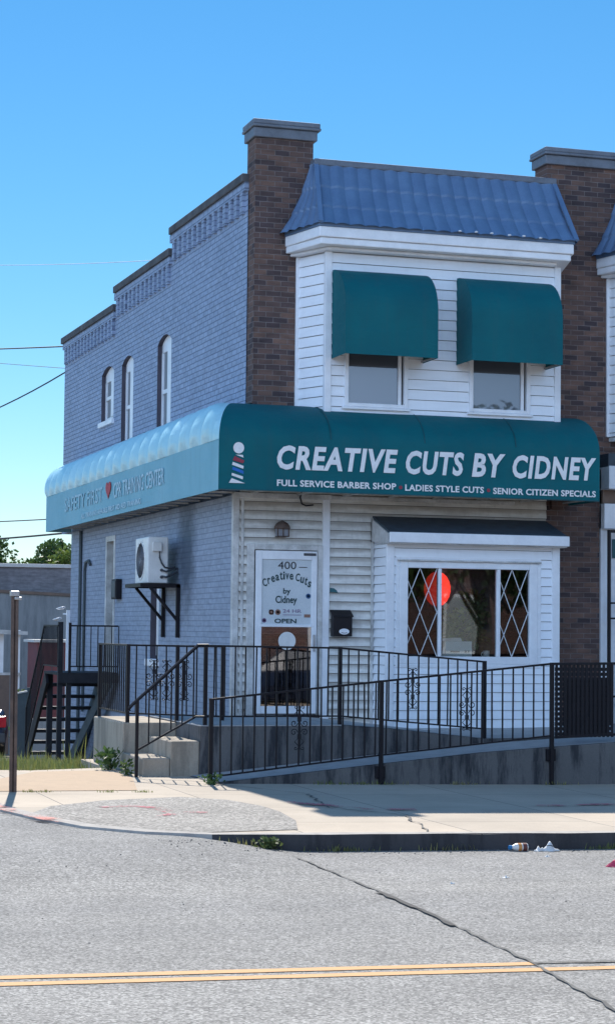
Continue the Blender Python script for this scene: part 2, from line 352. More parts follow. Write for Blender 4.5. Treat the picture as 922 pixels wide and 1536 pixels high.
# ------------------------------------------------------------------ geometry helpers
class MB:
    def __init__(s): s.v = []; s.f = []
    def add(s, vs, fs):
        o = len(s.v); s.v += [tuple(p) for p in vs]; s.f += [tuple(i + o for i in f) for f in fs]; return s
    def box(s, x0, x1, y0, y1, z0, z1):
        return s.add([(x0, y0, z0), (x1, y0, z0), (x1, y1, z0), (x0, y1, z0), (x0, y0, z1), (x1, y0, z1), (x1, y1, z1), (x0, y1, z1)],
                     [(0, 3, 2, 1), (4, 5, 6, 7), (0, 1, 5, 4), (1, 2, 6, 5), (2, 3, 7, 6), (3, 0, 4, 7)])
    def prism(s, pts, axis, a, b):
        """pts: 2D outline; axis: the axis it is extruded along (from a to b)"""
        def P(p, t):
            return {'x': (t, p[0], p[1]), 'y': (p[0], t, p[1]), 'z': (p[0], p[1], t)}[axis]
        n = len(pts)
        vs = [P(p, a) for p in pts] + [P(p, b) for p in pts]
        fs = [tuple(range(n)), tuple(range(2 * n - 1, n - 1, -1))] + [(i, (i + 1) % n, (i + 1) % n + n, i + n) for i in range(n)]
        return s.add(vs, fs)
    def bar(s, p, q, w=.02, h=None, ref=(0, 0, 1)):
        p, q = Vector(p), Vector(q); h = h or w; d = (q - p).normalized()
        a = d.cross(Vector(ref))
        if a.length < 1e-4: a = d.cross(Vector((1, 0, 0)))
        a.normalize(); c = a.cross(d)
        vs = [e + a * (sx * w / 2) + c * (sz * h / 2) for e in (p, q) for sx, sz in ((-1, -1), (1, -1), (1, 1), (-1, 1))]
        return s.add(vs, [(0, 1, 2, 3), (7, 6, 5, 4), (0, 4, 5, 1), (1, 5, 6, 2), (2, 6, 7, 3), (3, 7, 4, 0)])
    def tube(s, pts, r, n=8, closed=False):
        pts = [Vector(p) for p in pts]; rings = []
        for i, p in enumerate(pts):
            d = (pts[min(i + 1, len(pts) - 1)] - pts[max(i - 1, 0)]).normalized()
            a = d.cross(Vector((0, 0, 1)));
            if a.length < .05: a = d.cross(Vector((0, 1, 0)))
            a.normalize(); c = a.cross(d); rr = r[i] if isinstance(r, (list, tuple)) else r
            rings.append([p + a * rr * math.cos(t * 2 * math.pi / n) + c * rr * math.sin(t * 2 * math.pi / n) for t in range(n)])
        vs = [v for g in rings for v in g]; fs = []
        for i in range(len(rings) - 1):
            for t in range(n): fs.append((i * n + t, i * n + (t + 1) % n, (i + 1) * n + (t + 1) % n, (i + 1) * n + t))
        fs.append(tuple(range(n))[::-1]); fs.append(tuple((len(rings) - 1) * n + t for t in range(n)))
        return s.add(vs, fs)
    def lathe(s, prof, n=20, org=(0, 0, 0), axis='z'):
        vs = []; fs = []
        for r, h in prof:
            for t in range(n):
                a = t * 2 * math.pi / n; c = (r * math.cos(a), r * math.sin(a))
                p = {'z': (c[0], c[1], h), 'y': (c[0], h, c[1]), 'x': (h, c[0], c[1])}[axis]
                vs.append((p[0] + org[0], p[1] + org[1], p[2] + org[2]))
        for i in range(len(prof) - 1):
            for t in range(n): fs.append((i * n + t, i * n + (t + 1) % n, (i + 1) * n + (t + 1) % n, (i + 1) * n + t))
        fs.append(tuple(range(n))[::-1]); fs.append(tuple((len(prof) - 1) * n + t for t in range(n)))
        return s.add(vs, fs)
    def grid(s, fn, nu, nv):
        o = len(s.v)
        vs = [fn(i / nu, j / nv) for j in range(nv + 1) for i in range(nu + 1)]
        fs = [(j * (nu + 1) + i, j * (nu + 1) + i + 1, (j + 1) * (nu + 1) + i + 1, (j + 1) * (nu + 1) + i) for j in range(nv) for i in range(nu)]
        return s.add(vs, fs)
    def xf(s, fn): s.v = [tuple(fn(Vector(p))) for p in s.v]; return s
    def build(s, name, mat, parent=None, bevel=0, smooth=False, solid=0, **tags):
        me = bpy.data.meshes.new(name); me.from_pydata(s.v, [], s.f); me.update()
        bm = bmesh.new(); bm.from_mesh(me); bmesh.ops.recalc_face_normals(bm, faces=bm.faces); bm.to_mesh(me); bm.free()
        return link(name, me, mat, parent, bevel, smooth, solid, **tags)
W = {}
def link(name, me, mat, parent=None, bevel=0, smooth=False, solid=0, **tags):
    o = bpy.data.objects.new(name, me); COL.objects.link(o)
    me.materials.clear(); me.materials.append(M[mat] if isinstance(mat, str) else mat)
    if smooth:
        for p in me.polygons: p.use_smooth = True
    if parent is not None:
        o.parent = parent; o.matrix_parent_inverse = W.get(parent.name, Matrix.Identity(4)).inverted()
    W[o.name] = Matrix.Identity(4)
    if bevel:
        m = o.modifiers.new('bevel', 'BEVEL'); m.width = bevel; m.segments = 2; m.limit_method = 'ANGLE'; m.angle_limit = R_(40)
        m.harden_normals = False
    if solid:
        m = o.modifiers.new('solid', 'SOLIDIFY'); m.thickness = solid; m.offset = 0
    tag(o, **tags); return o
def tag(o, label=None, cat=None, group=None, kind=None):
    if label: o['label'] = label
    if cat: o['category'] = cat
    if group: o['group'] = group
    if kind: o['kind'] = kind
    return o
def thing(name, loc, label, cat, group=None):
    o = bpy.data.objects.new(name, None); COL.objects.link(o); o.location = loc; o.empty_display_size = .2
    W[o.name] = Matrix.Translation(loc); return tag(o, label, cat, group)
def copy_tree(o, parent=None, loc=None, **tags):
    c = o.copy(); COL.objects.link(c)
    if parent is not None: c.parent = parent; c.matrix_parent_inverse = o.matrix_parent_inverse.copy()
    if loc is not None: c.location = loc
    W[c.name] = Matrix.Translation(c.location) if o.type == 'EMPTY' else Matrix.Identity(4)
    tag(c, **tags)
    for ch in list(o.children): copy_tree(ch, c)
    return c
def text_mesh(body, x0, x1, z0, z1, y, shear=0, bold=0, depth=.003, face='front', char_gap=1.0):
    """lettering fitted in x (or y for the side face) and z to the given box, as a mesh that stands on the surface"""
    cu = bpy.data.curves.new('lettering', 'FONT'); cu.body = body; cu.size = 1; cu.shear = shear; cu.offset = bold
    cu.space_character = char_gap; cu.extrude = .01; cu.resolution_u = 3
    to = bpy.data.objects.new('lettering_curve', cu); COL.objects.link(to)
    bpy.context.view_layer.update()
    dg = bpy.context.evaluated_depsgraph_get()
    me = bpy.data.meshes.new_from_object(to.evaluated_get(dg))
    bpy.data.objects.remove(to); bpy.data.curves.remove(cu)
    co = np.empty(len(me.vertices) * 3, np.float32); me.vertices.foreach_get('co', co); co = co.reshape(-1, 3)
    lo, hi = co.min(0), co.max(0)
    t = (co - lo) / np.maximum(hi - lo, 1e-6)
    out = np.zeros_like(co)
    a = x0 + t[:, 0] * (x1 - x0); b = z0 + t[:, 1] * (z1 - z0); d = (t[:, 2] - .5) * depth
    if face == 'front': out[:, 0] = a; out[:, 1] = y - d; out[:, 2] = b
    else: out[:, 0] = y - d; out[:, 1] = a; out[:, 2] = b
    m2 = bpy.data.meshes.new('lettering'); m2.from_pydata([tuple(map(float, p)) for p in out], [], [tuple(p.vertices) for p in me.polygons]); m2.update()
    bpy.data.meshes.remove(me)
    return m2
def zs(x): return -.04 - .015 * max(-6, min(8, x))
def sm(a, b, x):
    t = max(0, min(1, (x - a) / (b - a))); return t * t * (3 - 2 * t)
def zr(x, y=-9.5):
    k = sm(-2.95, -1.9, x); n = sm(-12.2, -9.9, y)
    return zs(x) - (.016 + .115 * (k * n + (1 - n)))

# ------------------------------------------------------------------ ground, road, sidewalk
def terr(x, y):
    if y < -9.2: return zs(x) - .30
    return zs(x) - .06 - (.055 * min(y + .8, 34) if y > -.8 else 0) - (.12 if y < -3 else 0)
ys = [-300, -60, -30, -22, -9.4, -9.0, -5, -3, -2, -.8, 0, 2, 5, 9, 14, 20, 33, 60, 150, 500]
xs = [-400, -100, -30, -12, -6, -4, -3, -2, -1, 0, 2, 4, 8, 14, 40, 100, 400]
g = MB(); g.add([(x, y, terr(x, y)) for y in ys for x in xs],
                [(j * len(xs) + i, j * len(xs) + i + 1, (j + 1) * len(xs) + i + 1, (j + 1) * len(xs) + i) for j in range(len(ys) - 1) for i in range(len(xs) - 1)])
g.build('ground', 'ground', kind='structure')
rx = [-80, -30, -12, -8, -6, -4, -3.4, -3, -2.8, -2.6, -2.4, -2.2, -2.0, -1.8, -1, 0, 2, 5, 8, 20, 60]
ry = [-22, -16, -13, -12.2, -11.8, -11.4, -11, -10.6, -10.2, -9.9, -9, -8, -7, -6, -5.0]
g = MB(); g.add([(x, y, zr(x, y)) for y in ry for x in rx],
                [(j * len(rx) + i, j * len(rx) + i + 1, (j + 1) * len(rx) + i + 1, (j + 1) * len(rx) + i) for j in range(len(ry) - 1) for i in range(len(rx) - 1)])
g.build('road', 'asphalt', kind='structure')
g = MB(); g.add([(x, y, zr(x) - (.055 * min(y + .8, 34) if y > -.8 else 0)) for y in (-5, -2, -.8, 5, 15, 33, 60) for x in (-11, -8, -6, -4.3)],
                [(j * 4 + i, j * 4 + i + 1, (j + 1) * 4 + i + 1, (j + 1) * 4 + i) for j in range(6) for i in range(3)])
g.build('side_street', 'asphalt', kind='structure')
# sidewalk outline with the rounded corner
arc = [(-2.1, -9.33), (-2.7, -9.28), (-3.2, -9.0), (-3.62, -8.5), (-3.9, -7.7), (-4.08, -6.8), (-4.15, -5.8), (-4.15, -1.6)]
front = [(20, -9.33), (8, -9.33)] + arc
outline = front + [(-2.9, -1.75), (-1.9, -1.2), (-1.9, .4), (-.02, .4), (-.02, -.4), (8, -.4), (20, -.4)]
def sheet(pts, dz, name, mat, thick=0, **k):
    g = MB(); n = len(pts)
    vs = [(x, y, zs(x) + dz) for x, y in pts]
    if thick:
        g.add(vs + [(x, y, z - thick) for x, y, z in vs], [tuple(range(n))] + [(i, (i + 1) % n, (i + 1) % n + n, i + n) for i in range(n)])
    else: g.add(vs, [tuple(range(n))])
    me_o = g.build(name, mat, **k)
    return me_o
sheet(outline, 0, 'sidewalk', 'sidewalk', .22, kind='structure')
# kerb stones: a strip along the front edge, a little proud of the slab
def offs(pts, d):
    out = []
    for i, p in enumerate(pts):
        a = Vector(pts[max(i - 1, 0)]); b = Vector(pts[min(i + 1, len(pts) - 1)]); t = (b - a).normalized()
        out.append((p[0] + t.y * d, p[1] - t.x * d))
    return out
dense = []
for a, b in zip(front[:-1], front[1:]):
    k = max(1, int(math.dist(a, b) / .35))
    dense += [(a[0] + (b[0] - a[0]) * i / k, a[1] + (b[1] - a[1]) * i / k) for i in range(k)]
dense.append(front[-1])
inn, out = offs(dense, .16), offs(dense, -.004)
if (Vector(inn[0]) - Vector((20, -9))).length > (Vector(out[0]) - Vector((20, -9))).length: inn, out = offs(dense, -.16), offs(dense, .004)
g = MB(); kr = random.Random(3); jit = [kr.uniform(-.006, .006) for _ in dense]
n = len(dense)
vs = [(p[0], p[1] + j, zs(p[0]) + .006 + j * .4) for p, j in zip(out, jit)] + [(p[0], p[1], zs(p[0]) + .006) for p in inn] + [(p[0], p[1] - .02, zr(p[0]) - .06) for p in out]
g.add(vs[:2 * n], [(i, i + 1, n + i + 1, n + i) for i in range(n - 1)])
g.build('kerb', 'kerb_face', kind='structure')
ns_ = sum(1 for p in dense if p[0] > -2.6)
g = MB(); g.add(vs[:n] + vs[2 * n:], [(i, i + 1, n + i + 1, n + i) for i in range(n - 1) if i < ns_]); g.build('kerb_face', 'kerb_shaded', kind='structure')
g = MB(); g.add(vs[:n] + vs[2 * n:], [(i, i + 1, n + i + 1, n + i) for i in range(n - 1) if i >= ns_]); g.build('kerb_face', 'kerb_face', kind='structure')
ap = [(-3.9, -7.45), (-3.55, -6.6), (-2.9, -5.95), (-2.04, -5.55), (-1.65, -5.9), (-1.5, -6.6), (-1.5, -7.2), (-1.62, -8.1), (-1.85, -8.9), (-2.7, -9.08), (-3.15, -8.82), (-3.55, -8.32)]
sheet(ap, .005, 'asphalt_apron', 'apron', kind='structure')
sheet([(-3.75, -4.85), (-3.62, -3.4), (-2.9, -2.0), (-2.13, -1.75), (-1.93, -2.2), (-1.95, -2.9), (-2.3, -4.72)], .005, 'sidewalk_slab', 'slab', kind='structure')
def streak(pts, w, zf, name, mat, seed=1, jw=.3, jl=.02, **k):
    r = random.Random(seed); P = []
    for a, b in zip(pts[:-1], pts[1:]):
        m = max(1, int(math.dist(a, b) / .12))
        P += [(a[0] + (b[0] - a[0]) * i / m, a[1] + (b[1] - a[1]) * i / m) for i in range(m)]
    P.append(pts[-1]); P = [(x + r.uniform(-jl, jl), y + r.uniform(-jl, jl)) for x, y in P]
    lft, rgt = [], []
    for i, p in enumerate(P):
        a = Vector(P[max(i - 1, 0)]); b = Vector(P[min(i + 1, len(P) - 1)]); t = (b - a).normalized(); ww = w * (1 + r.uniform(-jw, jw)) / 2
        lft.append((p[0] - t.y * ww, p[1] + t.x * ww)); rgt.append((p[0] + t.y * ww, p[1] - t.x * ww))
    n = len(P); g = MB()
    g.add([(x, y, zf(x, y)) for x, y in lft + rgt], [(i, i + 1, n + i + 1, n + i) for i in range(n - 1)])
    return g.build(name, mat, kind='structure', **k)
rz = lambda d: (lambda x, y: zr(x, y) + d)
szf = lambda d: (lambda x, y: zs(x) + d)
streak([(-30, -14.93), (-2.39, -15.0)], .10, rz(.004), 'road_marking', 'yellow', 2, .06, .002)
streak([(-30, -15.14), (14, -15.22)], .10, rz(.004), 'road_marking', 'yellow', 3, .06, .002)
streak([(-2.2, -9.9), (-2.21, -10.4), (-2.2, -12.1), (-2.26, -13.3), (-2.39, -15.0), (-2.57, -16.4), (-2.75, -18)], .020, rz(.008), 'road_crack', 'crack_worn', 4, .6, .015)
streak([(-2.22, -12.0), (-2.25, -13.0), (-2.3, -13.6)], .034, rz(.011), 'road_crack', 'crack', 14, .6, .012)
streak([(-2.39, -15.0), (-.9, -15.02), (3, -15.04), (9, -15.05)], .035, rz(.008), 'road_crack', 'crack_worn', 5, .5, .012)
streak([(-1.2, -3.9), (-.6, -5.2), (-.9, -6.8), (-.4, -7.6), (-.75, -9.1)], .02, szf(.009), 'sidewalk_crack', 'crack_worn', 6, .6, .03)
streak([(-3.1, -6.75), (-2.75, -6.6), (-2.55, -6.9), (-2.62, -7.5)], .15, szf(.010), 'spray_paint_mark', 'pink', 7, .5, .02)
streak([(-2.85, -7.9), (-2.62, -7.5), (-2.25, -7.3)], .15, szf(.013), 'spray_paint_mark', 'pink', 8, .5, .02)
streak([(-1.1, -6.2), (-.55, -7.0), (-.1, -7.1)], .16, szf(.012), 'spray_paint_mark', 'pink', 9, .5, .02)
streak([(1.35, -6.7), (2.2, -6.5), (2.6, -6.8)], .12, szf(.012), 'spray_paint_mark', 'pink', 10, .5, .02)
streak([(-3.72, -8.25), (-4.0, -7.2), (-4.08, -6.3)], .16, szf(.016), 'painted_kerb_band', 'red_kerb', 11, .2, .01)

# ------------------------------------------------------------------ the shop building
def lap(g, p0, p1, z0, z1, pitch, holes=(), zref=0.0, out=.022, gap=.006):
    """horizontal lapped siding on the vertical plane through p0-p1 (outside on the right hand side going p0 -> p1 is -normal)"""
    p0, p1 = Vector((*p0, 0)), Vector((*p1, 0)); t = (p1 - p0); Ls = t.length; t.normalize(); nrm = Vector((t.y, -t.x, 0))
    k0 = math.floor((z0 - zref) / pitch); k1 = math.ceil((z1 - zref) / pitch)
    for k in range(k0, k1):
        a, b = max(z0, zref + k * pitch), min(z1, zref + (k + 1) * pitch)
        if b - a < .004: continue
        cuts = sorted({a, b} | {h[2] for h in holes if a < h[2] < b} | {h[3] for h in holes if a < h[3] < b})
        for c, d in zip(cuts[:-1], cuts[1:]):
            segs = [(0, Ls)]
            for h in holes:
                if h[2] < (c + d) / 2 < h[3]:
                    ns = []
                    for s0, s1 in segs:
                        if h[0] > s0: ns.append((s0, min(s1, h[0])))
                        if h[1] < s1: ns.append((max(s0, h[1]), s1))
                    segs = [q for q in ns if q[1] - q[0] > .003]
            fo = lambda z: out * (1 - (z - (zref + k * pitch)) / pitch)
            for s0, s1 in segs:
                P = lambda s, z, o: p0 + t * s + nrm * o + Vector((0, 0, z))
                kk = max(1, int((s1 - s0) / 1.2))
                cg = c + (gap if c == a else 0)
                if d - cg < .003: continue
                g.add([P(s0, cg, fo(c)), P(s1, cg, fo(c)), P(s1, d, fo(d) + .002), P(s0, d, fo(d) + .002)], [(0, 1, 2, 3)])
                if c == a: g.add([P(s0, cg, -.004), P(s1, cg, -.004), P(s1, cg, fo(c)), P(s0, cg, fo(c))], [(0, 1, 2, 3)])
    return g

def upper_front(root, ox, full=True):
    """bay, cornice, mansard and windows of one row house, shifted by ox along the street"""
    A, B, Cc, D = (.85 + ox, 0), (1.08 + ox, -.55), (4.34 + ox, -.55), (4.57 + ox, 0)
    zb, zt = 4.40, 6.62
    wins = [(1.31 + ox, 2.19 + ox, 4.60, 6.15), (3.06 + ox, 3.94 + ox, 4.60, 6.15)]
    g = MB()
    lap(g, A, B, zb, zt, .135); lap(g, B, Cc, zb, zt, .135, [(a - B[0] + .0, b - B[0], c, d) for a, b, c, d in wins]); lap(g, Cc, D, zb, zt, .135)
    bay = g.build('bay_siding', 'siding', root)
    for p in (B, Cc, A, D):
        MB().box(p[0] - .045, p[0] + .045, p[1] - .03, p[1] + .05, zb, zt + .003).build('corner_post', 'white', root, .006)
    MB().prism([A, (B[0] + .03, B[1] + .04), (Cc[0] - .03, Cc[1] + .04), D], 'z', zb - .06, zb - .004).build('bay_floor', 'white_dirty', root)
    # cornice: two stepped boxes following the bay outline
    def outl(e): return [(.68 + ox - e * .4, -.002), (.93 + ox - e, -.80 - e), (4.36 + ox + e, -.80 - e), (4.64 + ox + e * .4, -.002)]
    g = MB(); g.prism(outl(.075), 'z', 6.755, 6.89); g.prism(outl(.045), 'z', 6.665, 6.754); g.prism(outl(-.10), 'z', 6.625, 6.664)
    g.build('cornice', 'white', root, .012)
    # mansard: waved metal tiles, front face plus two hip faces
    eL, eR, wl, wr_ = (.85 + ox, -.92), (4.45 + ox, -.92), (.58 + ox, 0.0), (4.70 + ox, 0.0)
    tL, tR, wtl, wtr = (1.02 + ox, -.16), (4.46 + ox, -.16), (1.0 + ox, .0), (4.50 + ox, .0)
    z0, z1 = 6.905, 7.86
    MB().prism(outl(.085), 'z', 6.892, 6.945).build('eave_trim', 'roof_blue', root)
    def face(e0, e1, t0, t1, nu, nv, perp):
        pr = Vector(perp).normalized()
        def fn(u, v):
            uu = u; vv = v
            a = Vector((e0[0] + (e1[0] - e0[0]) * uu, e0[1] + (e1[1] - e0[1]) * uu, z0)); b = Vector((t0[0] + (t1[0] - t0[0]) * uu, t0[1] + (t1[1] - t0[1]) * uu, z1))
            p = a.lerp(b, vv) - pr * (.05 * math.sin(math.pi * vv))
            length = (Vector((e1[0], e1[1])) - Vector((e0[0], e0[1]))).length
            s = uu * length / .2
            wv = .027 * (abs(math.sin(math.pi * (s + .5 * (int(vv * 2.999) % 2) * 0))) ** .9) * (1 - .25 * math.sin(s * 2.3) ** 2)
            row = (vv * 3) % 1.0
            stp = .016 * (1 - row)
            return p + pr * (wv + stp)
        return MB().grid(fn, nu, nv)
    nu = 180
    face(eL, eR, tL, tR, nu, 36, (0, -.8, .6)).build('mansard_roof', 'roof_blue', root)
    face(wl, eL, wtl, tL, 40, 36, (-.8, -.2, .55)).build('mansard_roof', 'roof_blue', root)
    face(eR, wr_, tR, wtr, 40, 36, (.8, -.2, .55)).build('mansard_roof', 'roof_blue', root)
    for (e, t) in ((eL, tL), (eR, tR)):
        sx = -1 if e is eL else 1
        g = MB(); g.bar((e[0] + sx * .0, e[1] - .015, z0 + .03), (t[0], t[1] - .0, z1 + .02), .06, .03)
        g.build('hip_flashing', 'roof_blue', root)
    MB().box(tL[0] - .03, tR[0] + .03, tL[1] - .04, .12, z1 - .01, z1 + .075).build('ridge_cap', 'cap_grey', root, .012)
    for i, (a, b, c, d) in enumerate(wins):
        f = MB()
        y = -.55
        f.box(a, a + .055, y - .035, y + .05, c, d); f.box(b - .055, b, y - .035, y + .05, c, d); f.box(a + .055, b - .055, y - .034, y + .05, d - .05, d); f.box(a + .055, b - .055, y - .034, y + .05, c, c + .05)
        f.box(b - .13, b - .085, y - .012, y + .04, c + .05, d - .05)
        fo = f.build('window_frame', 'white', root, .006)
        MB().box(a - .03, b + .03, y - .055, y - .0, c - .035, c - .002).build('window_sill', 'white', fo, .006)
        MB().box(a + .055, b - .13, y + .015, y + .022, c + .05, d - .05).build('window_pane', 'glass_screen', fo)
        sc = MB().box(a + .055, b - .13, y + .006, y + .010, d - .36 - .38, d - .05).build('roller_blind', 'screen', fo)

shop = thing('shop_building', (2.3, 0, 0), 'two storey corner barber shop with blue grey painted brick side and brown brick piers', 'shop building')
# --- brown brick front wall (upper storey) and its piers
FT = 7.80
g = MB()
g.box(.235, .90, 0, .30, 3.38, FT); g.box(4.52, 5.42, 0, .30, 3.38, FT); g.box(.90, 4.52, .05, .30, 3.38, FT)
g.build('brick_front', 'brown_brick', shop)
g = MB().box(.233, 1.03, -.004, .40, 6.6, 8.20); g.build('brick_pier', 'brown_brick', shop)
g = MB().box(.225, .233, -.002, .30, 3.4, 8.19); g.build('brick_return', 'brown_brick_side', shop)
g = MB().box(4.43, 5.60, -.004, .40, 6.6, 8.17); g.build('brick_pier', 'brown_brick', shop)
def pier_cap(x0, x1, z, root):
    g = MB(); g.box(x0 - .04, x1 + .045, -.05, .44, z, z + .13); g.box(x0 - .065, x1 + .085, -.09, .47, z + .131, z + .17); g.box(x0 - .058, x1 + .075, -.08, .46, z + .171, z + .235)
    return g.build('pier_cap', 'cap_grey', root, .012)
pier_cap(.233, 1.03, 8.20, shop); pier_cap(4.43, 5.60, 8.17, shop)
MB().box(4.40, 5.235, -.012, .30, -.3, 3.379).build('brick_front', 'brown_brick', shop)   # lower right pier
# --- painted side wall, upper part slightly out of square
SK = .0083
def skew(p): return (.22 + p.x - .0182 * p.y, p.y, p.z)
def wall_with_windows(y0, y1, z0, z1, holes):
    g = MB(); ys_ = sorted(holes, key=lambda h: h[0]); cur = y0
    for (a, b, c, d, arch) in ys_:
        rv = MB()
        g.add([(0, cur, z0), (0, a, z0), (0, a, z1), (0, cur, z1)], [(0, 1, 2, 3)])
        g.add([(0, a, z0), (0, b, z0), (0, b, c), (0, a, c)], [(0, 1, 2, 3)])
        arcp = [(0, a + (b - a) * t / 8, d + arch * math.sin(math.pi * t / 8) ** .8) for t in range(9)]
        for p, q in zip(arcp[:-1], arcp[1:]):
            g.add([p, q, (0, q[1], z1), (0, p[1], z1)], [(0, 1, 2, 3)])
            rv.add([p, q, (.16, q[1], q[2]), (.16, p[1], p[2])], [(0, 1, 2, 3)])
        rv.add([(0, a, c), (0, a, d), (.16, a, d), (.16, a, c)], [(0, 1, 2, 3)]); rv.add([(0, b, c), (0, b, d), (.16, b, d), (.16, b, c)], [(0, 1, 2, 3)])
        g.add([(0, a, c), (0, b, c), (.16, b, c), (.16, a, c)], [(0, 1, 2, 3)])
        if z0 > 2: rv.xf(skew)
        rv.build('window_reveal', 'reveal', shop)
        cur = b
    g.add([(0, cur, z0), (0, y1, z0), (0, y1, z1), (0, cur, z1)], [(0, 1, 2, 3)])
    return g
UH = [(4.23, 5.08, 4.60, 6.08, .12), (6.67, 7.50, 4.63, 6.06, .12), (8.08, 9.02, 5.24, 6.06, .12)]
STEP = [(.28, 4.24, 7.77), (4.24, 7.96, 7.46), (7.96, 12.25, 7.17)]
g = wall_with_windows(.28, 12.25, 3.44, 7.0, UH)
for a, b, t in STEP:
    g.add([(0, a, 7.0), (0, b, 7.0), (0, b, t - .12), (0, a, t - .12)], [(0, 1, 2, 3)])
g.add([(0, 12.25, 3.44), (.3, 12.25, 3.44), (.3, 12.25, 7.05), (0, 12.25, 7.05)], [(0, 1, 2, 3)])
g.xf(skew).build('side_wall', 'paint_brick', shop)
LH = [(4.2, 4.75, 1.22, 2.78, .05), (7.38, 8.12, .935, 3.22, .0)]
g = wall_with_windows(.0, 11.3, -1.4, 3.44, LH)
g.add([(0, 11.3, -1.4), (5, 11.3, -1.4), (5, 11.3, 3.44), (0, 11.3, 3.44)], [(0, 1, 2, 3)])
g.add([(-.0, .0, 3.44), (.3, .0, 3.44), (.3, 12.25, 3.44), (-.0, 12.25, 3.44)], [(0, 1, 2, 3)])
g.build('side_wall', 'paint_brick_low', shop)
for a, b, t in STEP:
    g = MB(); nd = int((b - a) / .27)
    for i in range(nd):
        y = a + .12 + i * (b - a - .1) / nd
        g.box(-.045, .01, y, y + .125, t - .52, t - .231)
    g.box(-.05, .01, a + .002, b - .002, t - .23, t - .115); 
    g.xf(skew).build('dentil_band', 'paint_brick', shop)
    g = MB(); g.box(-.085, .34, a - (.0 if a < 1 else .05), b + (.03 if b > 12 else -.052), t - .114, t); 
    k = max(2, int((b - a) / .6))
    g.xf(skew).build('coping', 'coping_dark', shop, .01)
MB().add([(.40, .3, 6.95), (5.2, .3, 6.95), (5.2, 12.2, 6.5), (.35, 12.2, 6.5)], [(0, 1, 2, 3)]).build('flat_roof', 'flat_roof', shop)
MB().add([(5.23, .3, -1.4), (5.23, 12.2, -1.4), (5.23, 12.2, 7.1), (5.23, .3, 7.7)], [(0, 1, 2, 3)]).build('party_wall', 'paint_brick', shop)
MB().add([(0.02, 12.24, 3.45), (5.2, 12.24, 3.45), (5.2, 12.24, 7.05), (0.02, 12.24, 7.05)], [(0, 1, 2, 3)]).build('rear_wall', 'paint_brick', shop)
MB().add([(0.02, 11.31, 3.446), (5.2, 11.31, 3.446), (5.2, 12.24, 3.446), (0.02, 12.24, 3.446)], [(0, 1, 2, 3)]).build('overhang_soffit', 'white_dirty', shop)
for (a, b, c, d, arch) in UH:
    g = MB(); x = .07
    g.box(x, x + .05, a, a + .07, c, d); g.box(x, x + .05, b - .07, b, c, d)
    mz = (c + d) / 2
    g.box(x - .01, x + .05, a + .07, b - .07, mz - .03, mz + .03); g.box(x, x + .05, a + .07, b - .07, c, c + .07)
    tp = [(a + (b - a) * t / 8, d + arch * math.sin(math.pi * t / 8) ** .8 - .003) for t in range(9)]
    g.prism([(a, d - .12), (b, d - .12)] + tp[::-1], 'x', x, x + .05)
    f = g.xf(skew).build('window_frame', 'white', shop)
    MB().box(x + .015, x + .02, a + .07, b - .07, c + .07, d - .05).xf(skew).build('window_pane', 'glass_side', f)
    MB().box(-.05, .07, a - .06, b + .06, c - .09, c - .003).xf(skew).build('window_sill', 'white', f, .008)
    MB().box(x - .02, x - .002, a + .10, a + .42, c + .07, d - .02).xf(skew).build('window_shutter', 'white', f)
# lower side window and side door
a, b, c, d, _ = LH[0]
f = MB().box(.10, .15, a, b, c, d).build('window_frame', 'white', shop)
MB().box(.085, .099, a + .12, b - .04, c + .05, d - .05).build('window_board', 'white', f)
MB().box(-.07, .08, a - .08, b + .08, c - .11, c - .003).build('window_sill', 'white', f, .01)
a, b, c, d, _ = LH[1]
dr = MB().box(.12, .16, a, b, c, d).build('side_door', 'fence_grey', shop)
g = MB(); g.box(-.015, .118, a, a + .09, c, d); g.box(-.015, .118, b - .09, b, c, d); g.box(-.015, .118, a + .09, b - .09, d - .09, d); g.build('door_frame', 'white_dirty', dr)
MB().box(.098, .118, a + .1, a + .14, 1.9, 2.02).build('door_handle', 'steel', dr)
# --- upper front of the shop
upper_front(shop, 0.0)
rs = random.Random(5)
for x in (2.75, 2.98, 3.2, 3.45, 3.66, 3.9):
    MB().lathe([(.001, 0), (.02, .004), (.026, .012), (.015, .022), (.001, .024)], 8, (x, -.985 + rs.uniform(-.004, .006), 6.905 + rs.uniform(0, .02))).build('roof_stud', 'white', shop)
# --- lower shopfront siding
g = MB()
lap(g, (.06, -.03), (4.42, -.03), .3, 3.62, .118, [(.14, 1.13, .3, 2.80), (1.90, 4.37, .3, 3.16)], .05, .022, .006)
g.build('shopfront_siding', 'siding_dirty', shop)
MB().box(.06, 4.42, -.028, .3, 3.62, 3.64).build('head_flashing', 'white_dirty', shop)
MB().box(.06, 4.42, .0, .012, .2, 3.6).build('sheathing', 'room', shop)
for x0, x1, m in ((-.03, .055, 'white_dirty'), (.085, .12, 'white_dirty'), (1.20, 1.30, 'white'),):
    MB().box(x0, x1, -.062, .02, .42, 3.46).build('corner_trim', m, shop, .006)
# upper head trim above the siding
MB().box(-.02, 1.32, -.075, -.03, 3.40, 3.47).build('head_trim', 'white_dirty', shop, .005)
MB().box(1.304, 3.95, -.055, -.03, 3.41, 3.46).build('head_trim', 'white_dirty', shop, .005)
